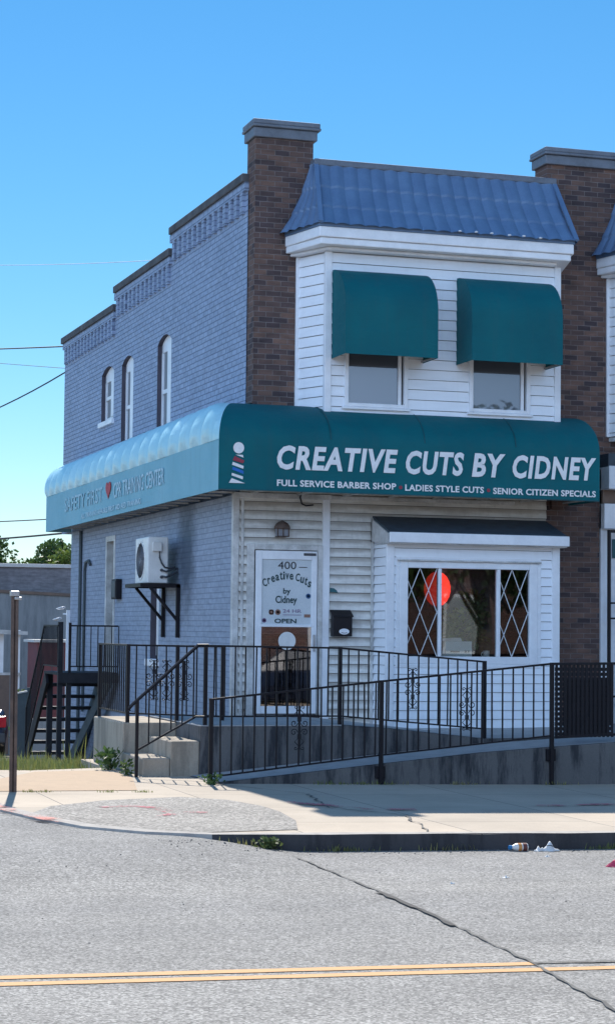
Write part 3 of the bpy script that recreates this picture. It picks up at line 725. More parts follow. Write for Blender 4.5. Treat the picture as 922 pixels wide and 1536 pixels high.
# --- storm door
ZP = .565
door = MB().box(.27, 1.125, -.058, -.034, ZP + .01, ZP + .012).build('door', 'white', shop)
g = MB(); g.box(.165, .265, -.075, .0, ZP, 2.80); g.box(1.13, 1.20, -.075, .0, ZP, 2.80); g.box(.265, 1.13, -.074, .0, 2.725, 2.80)
g.build('door_frame', 'white_dirty', door, .008)
g = MB(); g.box(.28, .365, -.088, -.05, ZP + .02, 2.715); g.box(1.045, 1.12, -.088, -.05, ZP + .02, 2.715); g.box(.365, 1.045, -.087, -.05, 2.60, 2.715); g.box(.365, 1.045, -.087, -.05, ZP + .02, ZP + .12); g.box(.335, 1.075, -.094, -.05, 1.715, 1.75)
g.build('storm_door', 'white', door, .006)
MB().box(.365, 1.045, -.066, -.062, 1.75, 2.60).build('door_blind', 'blind', door)
MB().box(.365, 1.045, -.066, -.062, 1.62, 1.715).build('door_blind', 'blind', door)
MB().box(.365, 1.045, -.078, -.074, ZP + .12, 1.715).build('door_glass', 'glass_door', door)
MB().box(.30, 1.12, -.02, -.004, ZP + .02, 1.66).build('inner_door', 'room_red', door)
MB().box(1.066, 1.09, -.125, -.09, 1.40, 1.62).build('door_handle', 'steel', door, .005)
MB().box(.93, 1.10, -.10, -.088, 2.655, 2.69).build('door_closer', 'dark_grey', door, .01)
def dl(body, x0, x1, z0, z1, mat='letter_dark', **k):
    return link('lettering', text_mesh(body, x0, x1, z0, z1, -.0695, depth=.003, **k), mat, door)
dl('400', .585, .835, 2.475, 2.575, 'letter_black')
MB().box(.872, .985, -.0705, -.0675, 2.498, 2.507).build('lettering', 'letter_black', door)
# arched shop name, letter by letter along a shallow arc
word, wx0, wx1 = 'Creative Cuts', .385, 1.035
wid = [1.0, .75, .9, .9, .7, .5, .85, .9, .35, 1.0, .9, .7, .8]; tot = sum(wid); cx = wx0; mid = (wx0 + wx1) / 2
g_all = []
for ch, wd in zip(word, wid):
    ww = (wx1 - wx0) * wd / tot
    if ch != ' ':
        xm = cx + ww / 2; zz = 2.34 - .12 * ((xm - mid) / .33) ** 2
        hgt = .105 if ch in 'Cti' else .08
        me = text_mesh(ch, -ww / 2 + .004, ww / 2 - .004, 0, hgt, 0, bold=.02)
        an = -(xm - mid) * .75
        me.transform(Matrix.Translation((xm, -.0695, zz)) @ Matrix.Rotation(-an, 4, 'Y'))
        g_all.append(me)
    cx += ww
bm = bmesh.new()
for me in g_all: bm.from_mesh(me); bpy.data.meshes.remove(me)
me = bpy.data.meshes.new('lettering'); bm.to_mesh(me); bm.free(); link('lettering', me, 'letter_dark', door)
dl('by', .66, .76, 2.13, 2.225, bold=.02); dl('Cidney', .555, .85, 2.00, 2.125, bold=.02)
dl('24 HR', .66, .91, 1.905, 1.95, 'letter_purple'); MB().box(.66, .91, -.0705, -.0675, 1.872, 1.879).build('print_line', 'letter_purple', door)
dl('OPEN', .545, .845, 1.765, 1.825, bold=.025)
g = MB()
for cx_, r in ((.50, .035), (.59, .038)): g.lathe([(r * .5, -.0685), (r * .5, -.0705), (r, -.0705), (r, -.0685)], 20, (cx_, 0, 1.91), 'y')
g.box(.47, .53, -.0705, -.068, 1.88, 1.94); g.build('door_sticker', 'tan', door)
MB().box(.95, 1.035, -.0705, -.068, 1.845, 1.885).build('door_sticker', 'tan', door)
MB().lathe([(.018, -.0685), (.018, -.0705), (.034, -.0705), (.034, -.0685)], 18, (1.005, 0, 2.125), 'y').build('door_sticker', 'ring_blue', door)
MB().lathe([(.016, -.0685), (.016, -.0705), (.03, -.0705), (.03, -.0685)], 18, (.405, 0, 1.80), 'y').build('door_sticker', 'letter_purple', door)
MB().lathe([(.001, -.080), (.118, -.080), (.118, -.084), (.001, -.084)], 32, (.715, 0, 1.535), 'y').build('round_notice', 'cardboard_white', door)
# --- lower display bay
BX0, BX1, BY, BB = 1.93, 4.36, -.55, .30
g = MB(); hole = [(2.10 - BX0, 4.06 - BX0, 1.25, 2.60)]
lap(g, (BX0, 0), (BX0, BY), BB, 2.9, .118, (), .05); lap(g, (BX0, BY), (BX1, BY), BB, 2.9, .118, hole, .05); lap(g, (BX1, BY), (BX1, 0), BB, 2.9, .118, (), .05)
g.build('display_bay', 'siding', shop)
MB().box(BX0 - .02, BX0 + .09, BY - .03, BY + .02, BB, 2.86).build('corner_trim', 'white', shop, .006)
MB().box(BX1 - .09, BX1 + .02, BY - .03, BY + .02, BB, 2.86).build('corner_trim', 'white', shop, .006)
MB().box(BX0 - .05, BX0 - .015, -.075, -.03, .4, 3.18).build('corner_trim', 'white_dirty', shop, .004)
MB().prism([(0, 3.22), (-.72, 2.975), (-.72, 2.94), (0, 2.94)], 'x', BX0 - .03, BX1 + .06).build('display_bay_roof', 'roof_dark', shop, .006)
MB().prism([(-.03, 3.18), (-.70, 2.95), (-.70, 2.82), (-.03, 2.86)], 'x', BX0 - .05, BX0 - .031).build('bay_cheek', 'white_dirty', shop)
MB().box(BX0 - .04, BX1 + .08, -.76, -.721, 2.83, 2.965).build('bay_fascia', 'white', shop, .008)
MB().box(BX0 - .03, BX1 + .06, -.72, -.0, 2.815, 2.829).build('bay_soffit', 'white_dirty', shop)
win = MB()
x0, x1, z0, z1, y = 2.10, 4.06, 1.25, 2.60, -.575
win.box(x0, x0 + .115, y, y + .1, z0, z1); win.box(x1 - .115, x1, y, y + .1, z0, z1); win.box(x0 + .115, x1 - .115, y + .001, y + .1, z1 - .09, z1); win.box(x0 + .115, x1 - .115, y + .001, y + .1, z0, z0 + .10)
win.box(2.645, 2.69, y + .01, y + .09, z0 + .10, z1 - .09); win.box(3.478, 3.528, y + .01, y + .09, z0 + .10, z1 - .09)
wf = win.build('display_window_frame', 'white', shop, .008)
g = MB(); g.box(x0 - .05, x0, y + .004, y + .03, z0 - .05, z1 + .06); g.box(x1, x1 + .05, y + .004, y + .03, z0 - .05, z1 + .06); g.box(x0 - .0, x1, y + .005, y + .03, z1, z1 + .06); g.box(x0, x1, y + .005, y + .03, z0 - .05, z0)
g.build('window_casing', 'white', wf, .006)
MB().box(x0 - .04, x1 + .04, y - .035, y + .004, z1 - .0, z1 + .022).build('drip_cap', 'white_dirty', wf, .004)
panes = [(2.215, 2.645), (2.69, 3.478), (3.528, 3.945)]
for i, (a, b) in enumerate(panes):
    pn = MB().box(a, b, y + .05, y + .055, z0 + .10, z1 - .09).build('window_pane', 'glass' if i == 1 else 'glass_tint', wf)
    if i != 1:
        g = MB(); wdt, hh = b - a, z1 - z0 - .19; zb0 = z0 + .10; sx = wdt / 2; sz = hh / 2.0
        def clipseg(p, q):
            # clip to the pane rectangle
            (x_0, z_0), (x_1, z_1) = p, q; t0, t1 = 0, 1
            for pp, lo, hi, dd in ((x_0, a, b, x_1 - x_0), (z_0, zb0, zb0 + hh, z_1 - z_0)):
                u, v_ = (lo - pp) / dd, (hi - pp) / dd
                if u > v_: u, v_ = v_, u
                t0, t1 = max(t0, u), min(t1, v_)
            if t1 - t0 > .02: g.bar((x_0 + (x_1 - x_0) * t0, y + .044, z_0 + (z_1 - z_0) * t0), (x_0 + (x_1 - x_0) * t1, y + .044, z_0 + (z_1 - z_0) * t1), .015, .006)
        c0 = a + wdt * .42
        for k in range(-4, 6):
            zz = zb0 + k * hh * .5
            clipseg((c0 - 4 * sx, zz - 4 * hh * .45), (c0 + 4 * sx, zz + 4 * hh * .45)); clipseg((c0 - 4 * sx, zz + 4 * hh * .45), (c0 + 4 * sx, zz - 4 * hh * .45))
        g.build('lattice_muntins', 'white', wf)
# the room seen through the display window
g = MB(); g.add([(1.95, 1.6, .55), (4.35, 1.6, .55), (4.35, 1.6, 2.9), (1.95, 1.6, 2.9)], [(0, 1, 2, 3)]); g.add([(1.95, -.4, .55), (1.95, 1.6, .55), (1.95, 1.6, 2.9), (1.95, -.4, 2.9)], [(0, 1, 2, 3)])
g.add([(4.35, -.4, .55), (4.35, 1.6, .55), (4.35, 1.6, 2.9), (4.35, -.4, 2.9)], [(0, 1, 2, 3)]); g.add([(1.95, -.4, 2.8), (4.35, -.4, 2.8), (4.35, 1.6, 2.8), (1.95, 1.6, 2.8)], [(0, 1, 2, 3)])
g.build('shop_interior', 'room', shop)
MB().box(2.0, 4.3, -.47, .25, 1.28, 1.33).build('display_shelf', 'white_dirty', shop)
MB().box(3.05, 3.16, 1.2, 1.5, .9, 2.8).build('interior_post', 'stucco_grey', shop)
MB().box(3.52, 3.9, 1.3, 1.5, 1.5, 2.6).build('interior_panel', 'room_red', shop)

# --- neighbouring house
nb = thing('neighbour_house', (7.5, 0, 0), 'adjoining brown brick row house with white bay front at the right edge', 'house')
g = MB(); g.box(5.423, 9.9, 0.0, .30, 3.38, FT); g.box(5.602, 9.9, -.004, .40, 7.4, 7.9)
g.build('brick_front', 'brown_brick', nb)
upper_front(nb, 4.53)
MB().box(5.24, 5.30, -.05, .0, -.2, 3.95).build('corner_trim', 'white', nb)
MB().box(5.24, 9.8, -.30, .0, 3.66, 3.98).build('fascia_board', 'white', nb, .01)
MB().box(5.24, 9.8, -.28, .0, 3.97, 4.15).build('roof_apron', 'roof_dark', nb)
MB().box(5.24, 9.8, -.10, .0, 3.47, 3.655).build('lintel', 'porch_brown', nb)
MB().box(5.24, 9.8, -.16, .0, 3.12, 3.466).build('sign_board', 'white', nb, .006)
MB().box(5.305, 9.8, -.02, .0, -.2, 3.12).build('ground_floor_front', 'siding', nb)
MB().box(5.42, 5.9, -.06, -.022, 2.72, 2.98).build('address_plate', 'teal_print', nb)
MB().add([(5.25, .3, -1.4), (9.9, .3, 6.9), (9.9, 12, 6.4), (5.25, 12, 6.4)], [(0, 1, 2, 3)]) 
g = MB(); g.box(5.26, 9.9, .3, 12.2, -1.4, 6.6); g.build('house_body', 'paint_brick_low', nb)
# iron security gate in front of the neighbour's door
gate = thing('security_gate', (5.5, -.2, .4), 'black iron bar security gate in front of the white door next door', 'gate')
g = MB(); g.box(5.262, 5.30, -.24, -.20, .3, 3.10); g.box(6.3, 6.34, -.24, -.20, .3, 3.10); g.box(5.30, 6.3, -.24, -.20, 3.06, 3.10); g.build('gate_frame', 'black_iron', gate)
for x in [5.40 + .125 * i for i in range(8)]: MB().box(x, x + .018, -.229, -.211, .3, 3.06).build('gate_bar', 'black_iron', gate)
for z in (1.87, 2.08, .8): MB().box(5.30, 6.3, -.232, -.208, z, z + .025).build('gate_rail', 'black_iron', gate)

# ------------------------------------------------------------------ the long corner awning
AX, AY, AZT, AZM, AZB, AR, AE = -.478, -.975, 4.63, 4.07, 3.43, 4.77, 11.3
aw = thing('corner_awning', (0, 0, 3.43), 'long teal fabric awning with white shop lettering wrapping the corner above the door', 'awning')
def hipq(t): return math.sin(t), math.cos(t)
NT = 10
wob = lambda a, b: .006 * math.sin(a * 2.1 + b * 3) + .004 * math.sin(a * 5.3 + 1)
g = MB()
def ff(u, v):
    if v < .6:
        t = v / .6 * math.pi / 2; s, c = hipq(t); xl = AX * s; x = xl + (AR - xl) * u
        return (x, AY * s - wob(x, s) * s, AZM + (AZT - AZM) * c)
    k = (v - .6) / .4; x = AX + (AR - AX) * u
    return (x, AY - wob(x, 1) * (1 - k), AZM + (AZB - AZM) * k)
g.grid(ff, 60, 30)
g.build('front_canopy', 'teal', aw, smooth=True)
prof = [(AY * math.sin(t), AZM + (AZT - AZM) * math.cos(t)) for t in [i * math.pi / 2 / 10 for i in range(11)]] + [(AY, AZB), (0, AZB)]
MB().add([(AR, y, z) for y, z in prof], [tuple(range(len(prof)))]).build('end_panel', 'teal', aw)
RIB = .615
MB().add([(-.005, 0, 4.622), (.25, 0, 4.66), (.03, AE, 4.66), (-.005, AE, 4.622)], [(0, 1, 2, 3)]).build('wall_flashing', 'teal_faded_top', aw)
def puff(y): return .085 * abs(math.sin(math.pi * (y + .05) / RIB)) ** .6
def sf(u, v):
    t = v * math.pi / 2; s, c = hipq(t); y0 = AY * s; y = y0 + (AE - y0) * u
    p = puff(y) * sm(0, .35, y - y0) * math.sin(math.pi * min(1, v * 1.0)) ** .6 if 0 < v < 1 else 0
    return (AX * s - p * s, y, AZM + (AZT - AZM) * c + p * max(c, .25))
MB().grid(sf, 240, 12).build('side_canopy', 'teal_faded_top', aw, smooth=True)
def sv(u, v):
    y = AY + (AE - AY) * u
    return (AX - .006 * math.sin(y * 2.2) * (1 - v), y, AZM + (AZB - AZM) * v)
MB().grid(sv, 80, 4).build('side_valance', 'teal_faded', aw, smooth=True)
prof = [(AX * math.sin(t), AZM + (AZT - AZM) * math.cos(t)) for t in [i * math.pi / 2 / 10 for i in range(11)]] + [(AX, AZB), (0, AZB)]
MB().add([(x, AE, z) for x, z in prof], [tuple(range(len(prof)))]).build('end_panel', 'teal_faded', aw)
for k in range(19):
    y = AY + .35 + k * RIB
    if y > AE - .1: break
    g = MB(); g.bar((0.0, y, AZB + .035), (AX + .02, y, AZB + .035), .022); g.build('awning_frame_bar', 'white_dirty', aw)
for k in range(8):
    x = .2 + k * .64
    MB().bar((x, -.03, AZB + .03), (x, AY + .02, AZB + .03), .022, ref=(0, 0, 1)).build('awning_frame_bar', 'white_dirty', aw)
g = MB(); g.bar((AX + .015, AY + .02, AZB + .012), (AX + .015, AE, AZB + .012), .022); g.bar((AX, AY + .015, AZB + .012), (AR, AY + .015, AZB + .012), .022)
g.build('awning_hem_tube', 'teal_faded', aw)
yf = AY - .012
for wd_, u0_, u1_, dz in (('CREATIVE', 415, 590, 0), ('CUTS', 602, 689, -.004), ('BY', 701, 752, -.006), ('CIDNEY', 763, 893, -.008)):
    link('lettering', text_mesh(wd_, .283 + (u0_ - 415) * .00927, .283 + (u1_ - 415) * .00927, 3.708 + dz, 4.018 + dz, yf, shear=.17, bold=.036, char_gap=1.12), 'letter_white', aw)
for s, a, b in (('FULL SERVICE BARBER SHOP', .285, 1.885), ('LADIES STYLE CUTS', 2.01, 3.105), ('SENIOR CITIZEN SPECIALS', 3.235, 4.71)):
    zo = -.018 * (a / 4)
    link('lettering', text_mesh(s, a, b, 3.498 + zo, 3.582 + zo, yf, bold=.028, char_gap=1.05), 'letter_white', aw)
for x in (1.948, 3.17): MB().lathe([(.001, yf + .002), (.024, yf + .002), (.024, yf - .002), (.001, yf - .002)], 12, (x, 0, 3.53), 'y').build('print_dot', 'pole_red', aw)
for x in (1.0, 2.28, 3.56):
    g = MB(); pts = []
    for i in range(15):
        v = i / 14
        if v < .6: t_ = v / .6 * math.pi / 2; pts.append((x, AY * math.sin(t_) * 1.004 - .006, AZM + (AZT - AZM) * math.cos(t_) + .004))
        elif v < .64: pts.append((x, AY - .010, AZM - .02))
    for p, q in zip(pts[:-1], pts[1:]): g.bar(p, q, .012, .004)
    g.build('canopy_seam', 'teal_dark', aw)
MB().box(AX + .0, AR, AY - .009, AY - .004, AZB + .0, AZB + .012).build('hem', 'teal_dark', aw)
# barber pole emblem: ball, slanted bands and foot
def plate(pts, mat): MB().prism(pts, 'y', yf - .0015, yf + .0015).build('barber_pole_emblem', mat, aw)
bx, bz, sc = -.316, 3.50, .195 / 11.2        # emblem units of the drawing
E_ = lambda px, py: (-.222 + (px - 466) * .00056, 4.058 - (py - 170) * .000488)
plate([E_(466 + 126 * math.cos(a), 365 + 147 * math.sin(a)) for a in [i * math.pi / 12 for i in range(24)]], 'letter_white')
plate([E_(395, 545), E_(565, 545), E_(580, 615)], 'letter_white')
plate([E_(375, 580), E_(600, 690), E_(570, 765), E_(330, 690)], 'pole_red')
plate([E_(335, 735), E_(585, 830), E_(578, 905), E_(315, 810)], 'letter_white')
plate([E_(335, 860), E_(585, 960), E_(585, 1040), E_(315, 935)], 'pole_blue')
plate([E_(315, 1020), E_(575, 1105), E_(568, 1180), E_(308, 1085)], 'letter_white')
plate([E_(310, 1155), E_(620, 1278), E_(245, 1278)], 'letter_white')
# faded print on the side valance (read from the street the text runs towards the camera)
xs_ = AX - .012
def sidetext(body, ya, yb, z0, z1, mat, **k):
    me = text_mesh(body, ya, yb, z0, z1, xs_, face='side', depth=.0012, **k)
    c = (ya + yb)
    for v in me.vertices: v.co.y = c - v.co.y
    me.flip_normals()
    link('lettering', me, mat, aw)
sidetext('CPR TRAINING CENTER', 1.93, 5.30, 3.69, 3.93, 'letter_faded', bold=.01)
sidetext('SAFETY FIRST', 6.15, 9.40, 3.69, 3.93, 'letter_ghost', bold=.01)
sidetext('ALL TRAINING AHA BLS FIRST AID AED TRAINING', 3.38, 7.9, 3.50, 3.585, 'letter_faded', bold=.02)
hp = []
for i in range(28):
    a = i * 2 * math.pi / 28; hp.append((5.71 - .20 * (math.sin(a) ** 3), 3.86 + .125 * (13 * math.cos(a) - 5 * math.cos(2 * a) - 2 * math.cos(3 * a) - math.cos(4 * a)) / 13))
MB().prism(hp, 'x', xs_ - .002, xs_ + .002).build('heart_emblem', 'letter_red', aw)

# ------------------------------------------------------------------ window awnings
def window_awning(x0, x1, label):
    zt, zm, zb, yw, yf_ = 6.38, 5.82, 5.215, -.556, -1.12
    t = thing('window_awning', (x0, yw, zb), label, 'awning', 'domed teal awnings over the upper windows')
    pr = [(yw + (yf_ - yw) * math.sin(a), zm + (zt - zm) * math.cos(a)) for a in [i * math.pi / 2 / 10 for i in range(11)]]
    def fn(u, v):
        k = v * 13
        if k <= 10:
            i = min(9, int(k)); f = k - i; p = (pr[i][0] + (pr[i + 1][0] - pr[i][0]) * f, pr[i][1] + (pr[i + 1][1] - pr[i][1]) * f)
        else: f = (k - 10) / 3; p = (yf_, zm + (zb - zm) * f)
        return (x0 + (x1 - x0) * u, p[0] + .004 * math.sin(u * 9), p[1])
    MB().grid(fn, 16, 26).build('canopy', 'teal', t, smooth=True)
    sp = pr + [(yf_, zb), (yw, zb)]
    for x in (x0, x1): MB().add([(x, y, z) for y, z in sp], [tuple(range(len(sp)))]).build('side_panel', 'teal', t)
    g = MB(); g.bar((x0 + .012, yw, zb + .02), (x0 + .012, yf_ + .012, zb + .02), .02); g.bar((x1 - .012, yw, zb + .02), (x1 - .012, yf_ + .012, zb + .02), .02); g.bar((x0 + .012, yf_ + .014, zb + .02), (x1 - .012, yf_ + .014, zb + .02), .02)
    g.build('awning_frame', 'steel', t)
    return t
window_awning(1.135, 2.40, 'domed teal awning over the upper window nearer the exposed brick corner pier')
window_awning(2.875, 4.165, 'domed teal awning over the upper window nearer the neighbouring house')

# ------------------------------------------------------------------ small fittings on the shop
t = thing('wall_lantern', (.63, -.04, 2.9), 'small dark lantern fixed to the siding above the glass door', 'wall lamp')
MB().box(.585, .675, -.06, -.045, 2.93, 3.10).build('back_plate', 'rust_steel', t, .005)
g = MB(); g.prism([(.55, 2.90), (.69, 2.90), (.70, 3.0), (.54, 3.0)], 'y', -.17, -.06); g.build('lamp_glass', 'grey_plastic', t, .006)
g = MB()
for x in (.545, .62, .695): g.bar((x, -.175, 2.895), (x, -.175, 3.0), .014)
for y in (-.175, -.062): g.bar((.545, y, 2.9), (.695, y, 2.9), .014)
g.build('lamp_frame', 'rust_steel', t)
MB().lathe([(.11, 3.0), (.105, 3.03), (.075, 3.075), (.03, 3.10), (.005, 3.11)], 14, (.62, -.118, 0)).build('lamp_cap', 'rust_steel', t, smooth=True)
t = thing('mailbox', (1.44, -.05, 1.6), 'black upright mailbox with white oval plate beside the glass door', 'mailbox')
g = MB(); g.prism([(-.06, 1.60), (-.175, 1.60), (-.175, 1.86), (-.06, 1.93)], 'x', 1.32, 1.585); g.build('mailbox_body', 'black_iron', t, .008)
MB().prism([(-.055, 1.952), (-.19, 1.872), (-.192, 1.855), (-.055, 1.934)], 'x', 1.31, 1.595).build('mailbox_lid', 'black_iron', t, .004)
g = MB(); g.lathe([(.001, -.176), (.07, -.176), (.07, -.181), (.001, -.181)], 28, (0, 0, 0), 'y'); g.xf(lambda p: (1.47 + p.x, p.y, 1.665 + p.z * .55)); g.build('oval_plate', 'white', t)
g = MB(); g.tube([(1.43 + .02 * i, -.183, 1.651 - .007 * math.sin(i / 4 * math.pi)) for i in range(5)], .004, 6); g.build('plate_mark', 'letter_black', t)
t = tag(MB().prism([(1.305, 2.24), (1.36, 2.235), (1.40, 2.205), (1.42, 2.165), (1.395, 2.18), (1.36, 2.182), (1.305, 2.182)], 'y', -.066, -.058).build('torn_sticker', 'teal_print'), 'small torn teal scrap stuck on siding above the black mailbox', 'sticker')
t = tag(MB().tube([(.86, -.2, 3.50), (.87, -.10, 3.42), (.90, -.075, 3.34), (.96, -.075, 3.315), (1.03, -.075, 3.325), (1.06, -.075, 3.33)], .011, 6).build('hanging_cable', 'wire_black'), 'short dark cable looping out from under the front awning', 'cable')
# air conditioner on its bracket
AC = (-.47, -.165, 2.95, 3.76, 2.33, 3.0)
t = thing('air_conditioner', (-.3, 3.35, 2.33), 'white outdoor air conditioner unit with round fan on black wall bracket', 'air conditioner')
g = MB().box(*AC); g.build('casing', 'appl_white', t, .018)
g = MB(); fy, fz, fr = 3.40, 2.665, .285
g.lathe([(fr, -.478), (fr, -.468), (fr - .03, -.468), (fr - .03, -.478)], 40, (0, fy, fz), 'x'); g.build('fan_ring', 'appl_white', t)
MB().lathe([(.001, -.4735), (fr - .028, -.4735), (fr - .028, -.470), (.001, -.470)], 40, (0, fy, fz), 'x').build('fan_opening', 'dark_grey', t)
g = MB()
for k in range(1, 7):
    rr = fr * k / 7
    g.tube([(-.479, fy + rr * math.cos(a), fz + rr * math.sin(a)) for a in [i * math.pi / 14 for i in range(29)]], .0035, 4)
for k in range(8):
    a = k * math.pi / 8; g.bar((-.478, fy - fr * math.cos(a), fz - fr * math.sin(a)), (-.478, fy + fr * math.cos(a), fz + fr * math.sin(a)), .005)
g.build('fan_grille', 'grey_plastic', t)
MB().prism([(-.405, 2.79), (-.27, 2.79), (-.27, 2.90), (-.28, 2.925), (-.395, 2.925), (-.405, 2.90)], 'y', 2.905, 2.951).build('service_cover', 'appl_white', t, .008)
g = MB(); g.tube([(-.30, 2.93, 2.80), (-.30, 2.925, 2.70), (-.27, 2.92, 2.62), (-.22, 2.93, 2.56), (-.15, 2.96, 2.55), (-.05, 3.0, 2.57)], .013, 6); g.tube([(-.26, 2.94, 2.52), (-.2, 2.91, 2.50), (-.12, 2.95, 2.53), (-.02, 3.0, 2.55)], .016, 6); g.tube([(-.26, 2.94, 2.43), (-.2, 2.91, 2.42), (-.12, 2.95, 2.45), (-.02, 3.0, 2.5)], .016, 6)
g.build('refrigerant_pipe', 'dark_grey', t)
for z in (2.42, 2.52): MB().lathe([(.001, 2.925), (.022, 2.925), (.022, 2.951), (.001, 2.951)], 12, (-.265, 0, z), 'y').build('valve', 'dark_grey', t)
t = thing('wall_bracket', (-.1, 3.35, 2.3), 'black steel angle bracket under the air conditioner on the side wall', 'bracket')
for y in (2.88, 3.78):
    g = MB(); g.bar((-.035, y, 2.31), (-.035, y, 1.55), .05); g.bar((-.01, y, 2.295), (-.56, y, 2.295), .05); g.bar((-.45, y, 2.275), (-.04, y, 1.80), .04); g.build('bracket_arm', 'black_iron', t)
g = MB(); g.box(-.58, -.02, 2.86, 3.86, 2.321, 2.329); g.bar((-.57, 2.84, 2.30), (-.57, 3.88, 2.30), .05); g.build('bracket_tray', 'black_iron', t)
t = thing('meter_box', (-.05, 7.0, 2.15), 'small black box on the side wall right of the side door', 'meter box')
MB().box(-.10, .0, 6.84, 7.2, 2.15, 2.48).build('box_body', 'black_iron', t, .01); MB().box(-.112, -.10, 6.87, 7.17, 2.18, 2.45).build('box_lid', 'dark_grey', t, .006)
t = tag(MB().tube([(-.03, 10.25, 3.42), (-.03, 10.25, -.5)], .03, 8).build('downpipe', 'fence_grey'), 'thin dark vertical pipe on the side wall near the rear corner', 'pipe')
t = tag(MB().tube([(-.03, 9.35, 2.78), (-.03, 9.5, 2.86), (-.03, 9.75, 2.84), (-.03, 9.85, 2.70), (-.03, 9.85, .2)], .025, 8).build('conduit', 'fence_grey'), 'hooked conduit running down the side wall beside the side door', 'conduit')
t = tag(MB().bar((-.03, 11.33, 2.0), (-.03, 11.33, -1.0), .06).build('sunlit_rim_strip', 'white'), 'narrow white strip standing for the sunlit rim of the rear wall corner', 'corner strip')  # sunlit rim of the wall corner, painted as a white strip
t = thing('floodlight', (-.1, 11.4, 1.9), 'small white twin floodlight sticking out at the rear wall corner', 'floodlight')
for z, dx in ((2.02, -.14), (1.82, -.20)):
    g = MB(); g.lathe([(.02, -.02), (.06, .0), (.085, .09), (.06, .10), (.001, .10)], 14, (0, 0, 0)); g.xf(lambda p: (dx + p.x - p.z * .5, 11.36 - p.z * .6 + p.y, z + p.x * .3 + p.z * .3)); g.build('lamp_head', 'white', t, smooth=True)
MB().bar((0, 11.36, 1.93), (-.12, 11.36, 1.93), .03).build('lamp_arm', 'white', t)

# ------------------------------------------------------------------ things behind the display window
SH = 1.33
t = thing('white_carton', (2.95, -.35, SH), 'white open carton with dark print standing inside the display window', 'carton')
g = MB(); g.box(2.80, 3.18, -.42, -.2, SH, SH + .22); g.build('carton_body', 'cardboard_white', t, .004)
g = MB(); g.prism([(2.80, SH), (2.74, SH), (2.78, SH + .14), (2.80, SH + .16)], 'y', -.40, -.39); g.prism([(2.83, SH + .222), (3.12, SH + .222), (3.10, SH + .27), (2.85, SH + .26)], 'y', -.215, -.20); g.build('carton_flap', 'cardboard_white', t)
MB().box(2.87, 3.0, -.424, -.4205, SH + .075, SH + .095).build('print_mark', 'letter_black', t)
link('lettering', text_mesh('37', 3.07, 3.15, SH + .07, SH + .10, -.4225, bold=.03), 'letter_black', t)
t = thing('white_mug', (3.42, -.35, SH), 'small white mug at the right end of the window shelf', 'mug')
MB().lathe([(.001, SH), (.04, SH), (.045, SH + .10), (.038, SH + .10), (.034, SH + .012), (.001, SH + .012)], 18, (3.41, -.36, 0)).build('cup', 'appl_white', t, smooth=True)
MB().tube([(3.41 - .04 - .03 * math.sin(a), -.36, SH + .05 + .03 * math.cos(a)) for a in [i * math.pi / 8 for i in range(9)]], .006, 6).build('handle', 'appl_white', t)
t = thing('red_lantern', (2.72, .1, 2.1), 'big round bright red paper lantern hanging inside the display window', 'lantern')
g = MB(); g.lathe([(.03, -.255)] + [(.215 * math.sin(a) * (1 + .02 * (i % 2)), -.265 * math.cos(a)) for i, a in [(i, i * math.pi / 24) for i in range(2, 23)]] + [(.03, .255)], 28, (2.845, .10, 2.25)); g.build('lantern_shade', 'red_lamp', t)
MB().tube([(2.845, .10, 2.52), (2.845, .10, 2.79)], .006, 6).build('lantern_cord', 'wire_black', t)
def plant(name, loc, label, cat, mat, nl, spread, h, size, seed, group=None, stem=True):
    r = random.Random(seed); t = thing(name, loc, label, cat, group); g = MB(); s = MB()
    x, y, z = loc
    for i in range(max(3, nl // 14)):
        a = r.uniform(0, 6.28); e = r.uniform(.3, 1) * spread; top = (x + e * math.cos(a), y + e * math.sin(a), z + h * r.uniform(.55, 1))
        s.tube([(x, y, z - .02), ((x + top[0]) / 2, (y + top[1]) / 2, z + h * .55), top], [.006, .005, .003], 5)
    for i in range(nl):
        a = r.uniform(0, 6.28); k = r.random(); e = spread * (k ** .6) * r.uniform(.3, 1)
        c = Vector((x + e * math.cos(a), y + e * math.sin(a), z + h * r.uniform(.08, 1)))
        d = Vector((r.uniform(-1, 1), r.uniform(-1, 1), r.uniform(-.3, .9))).normalized(); q = d.cross(Vector((r.uniform(-1, 1), r.uniform(-1, 1), r.uniform(-1, 1)))).normalized()
        L_ = size * r.uniform(.6, 1.3)
        g.add([c, c + d * L_ * .5 + q * L_ * .28, c + d * L_, c + d * L_ * .5 - q * L_ * .28], [(0, 1, 2, 3)])
    if stem: s.build('stem', mat, t)
    g.build('leaves', mat, t); return t
pt = plant('potted_plant', (2.98, -.02, SH + .12), 'bushy green potted plant behind the white carton in the window', 'plant', 'leaf_yellow', 420, .36, .52, .11, 3)
MB().lathe([(.001, SH), (.09, SH), (.12, SH + .15), (.10, SH + .15), (.09, SH + .13), (.001, SH + .13)], 18, (2.98, -.02, 0)).build('pot', 'tan', pt)
MB()
pt = plant('potted_plant', (3.36, -.08, SH + .12), 'taller dark potted plant to the right in the display window', 'plant', 'weed', 300, .2, .75, .12, 4)
MB().lathe([(.001, SH), (.09, SH), (.12, SH + .15), (.10, SH + .15), (.09, SH + .13), (.001, SH + .13)], 18, (3.36, -.08, 0)).build('pot', 'room_red', pt)

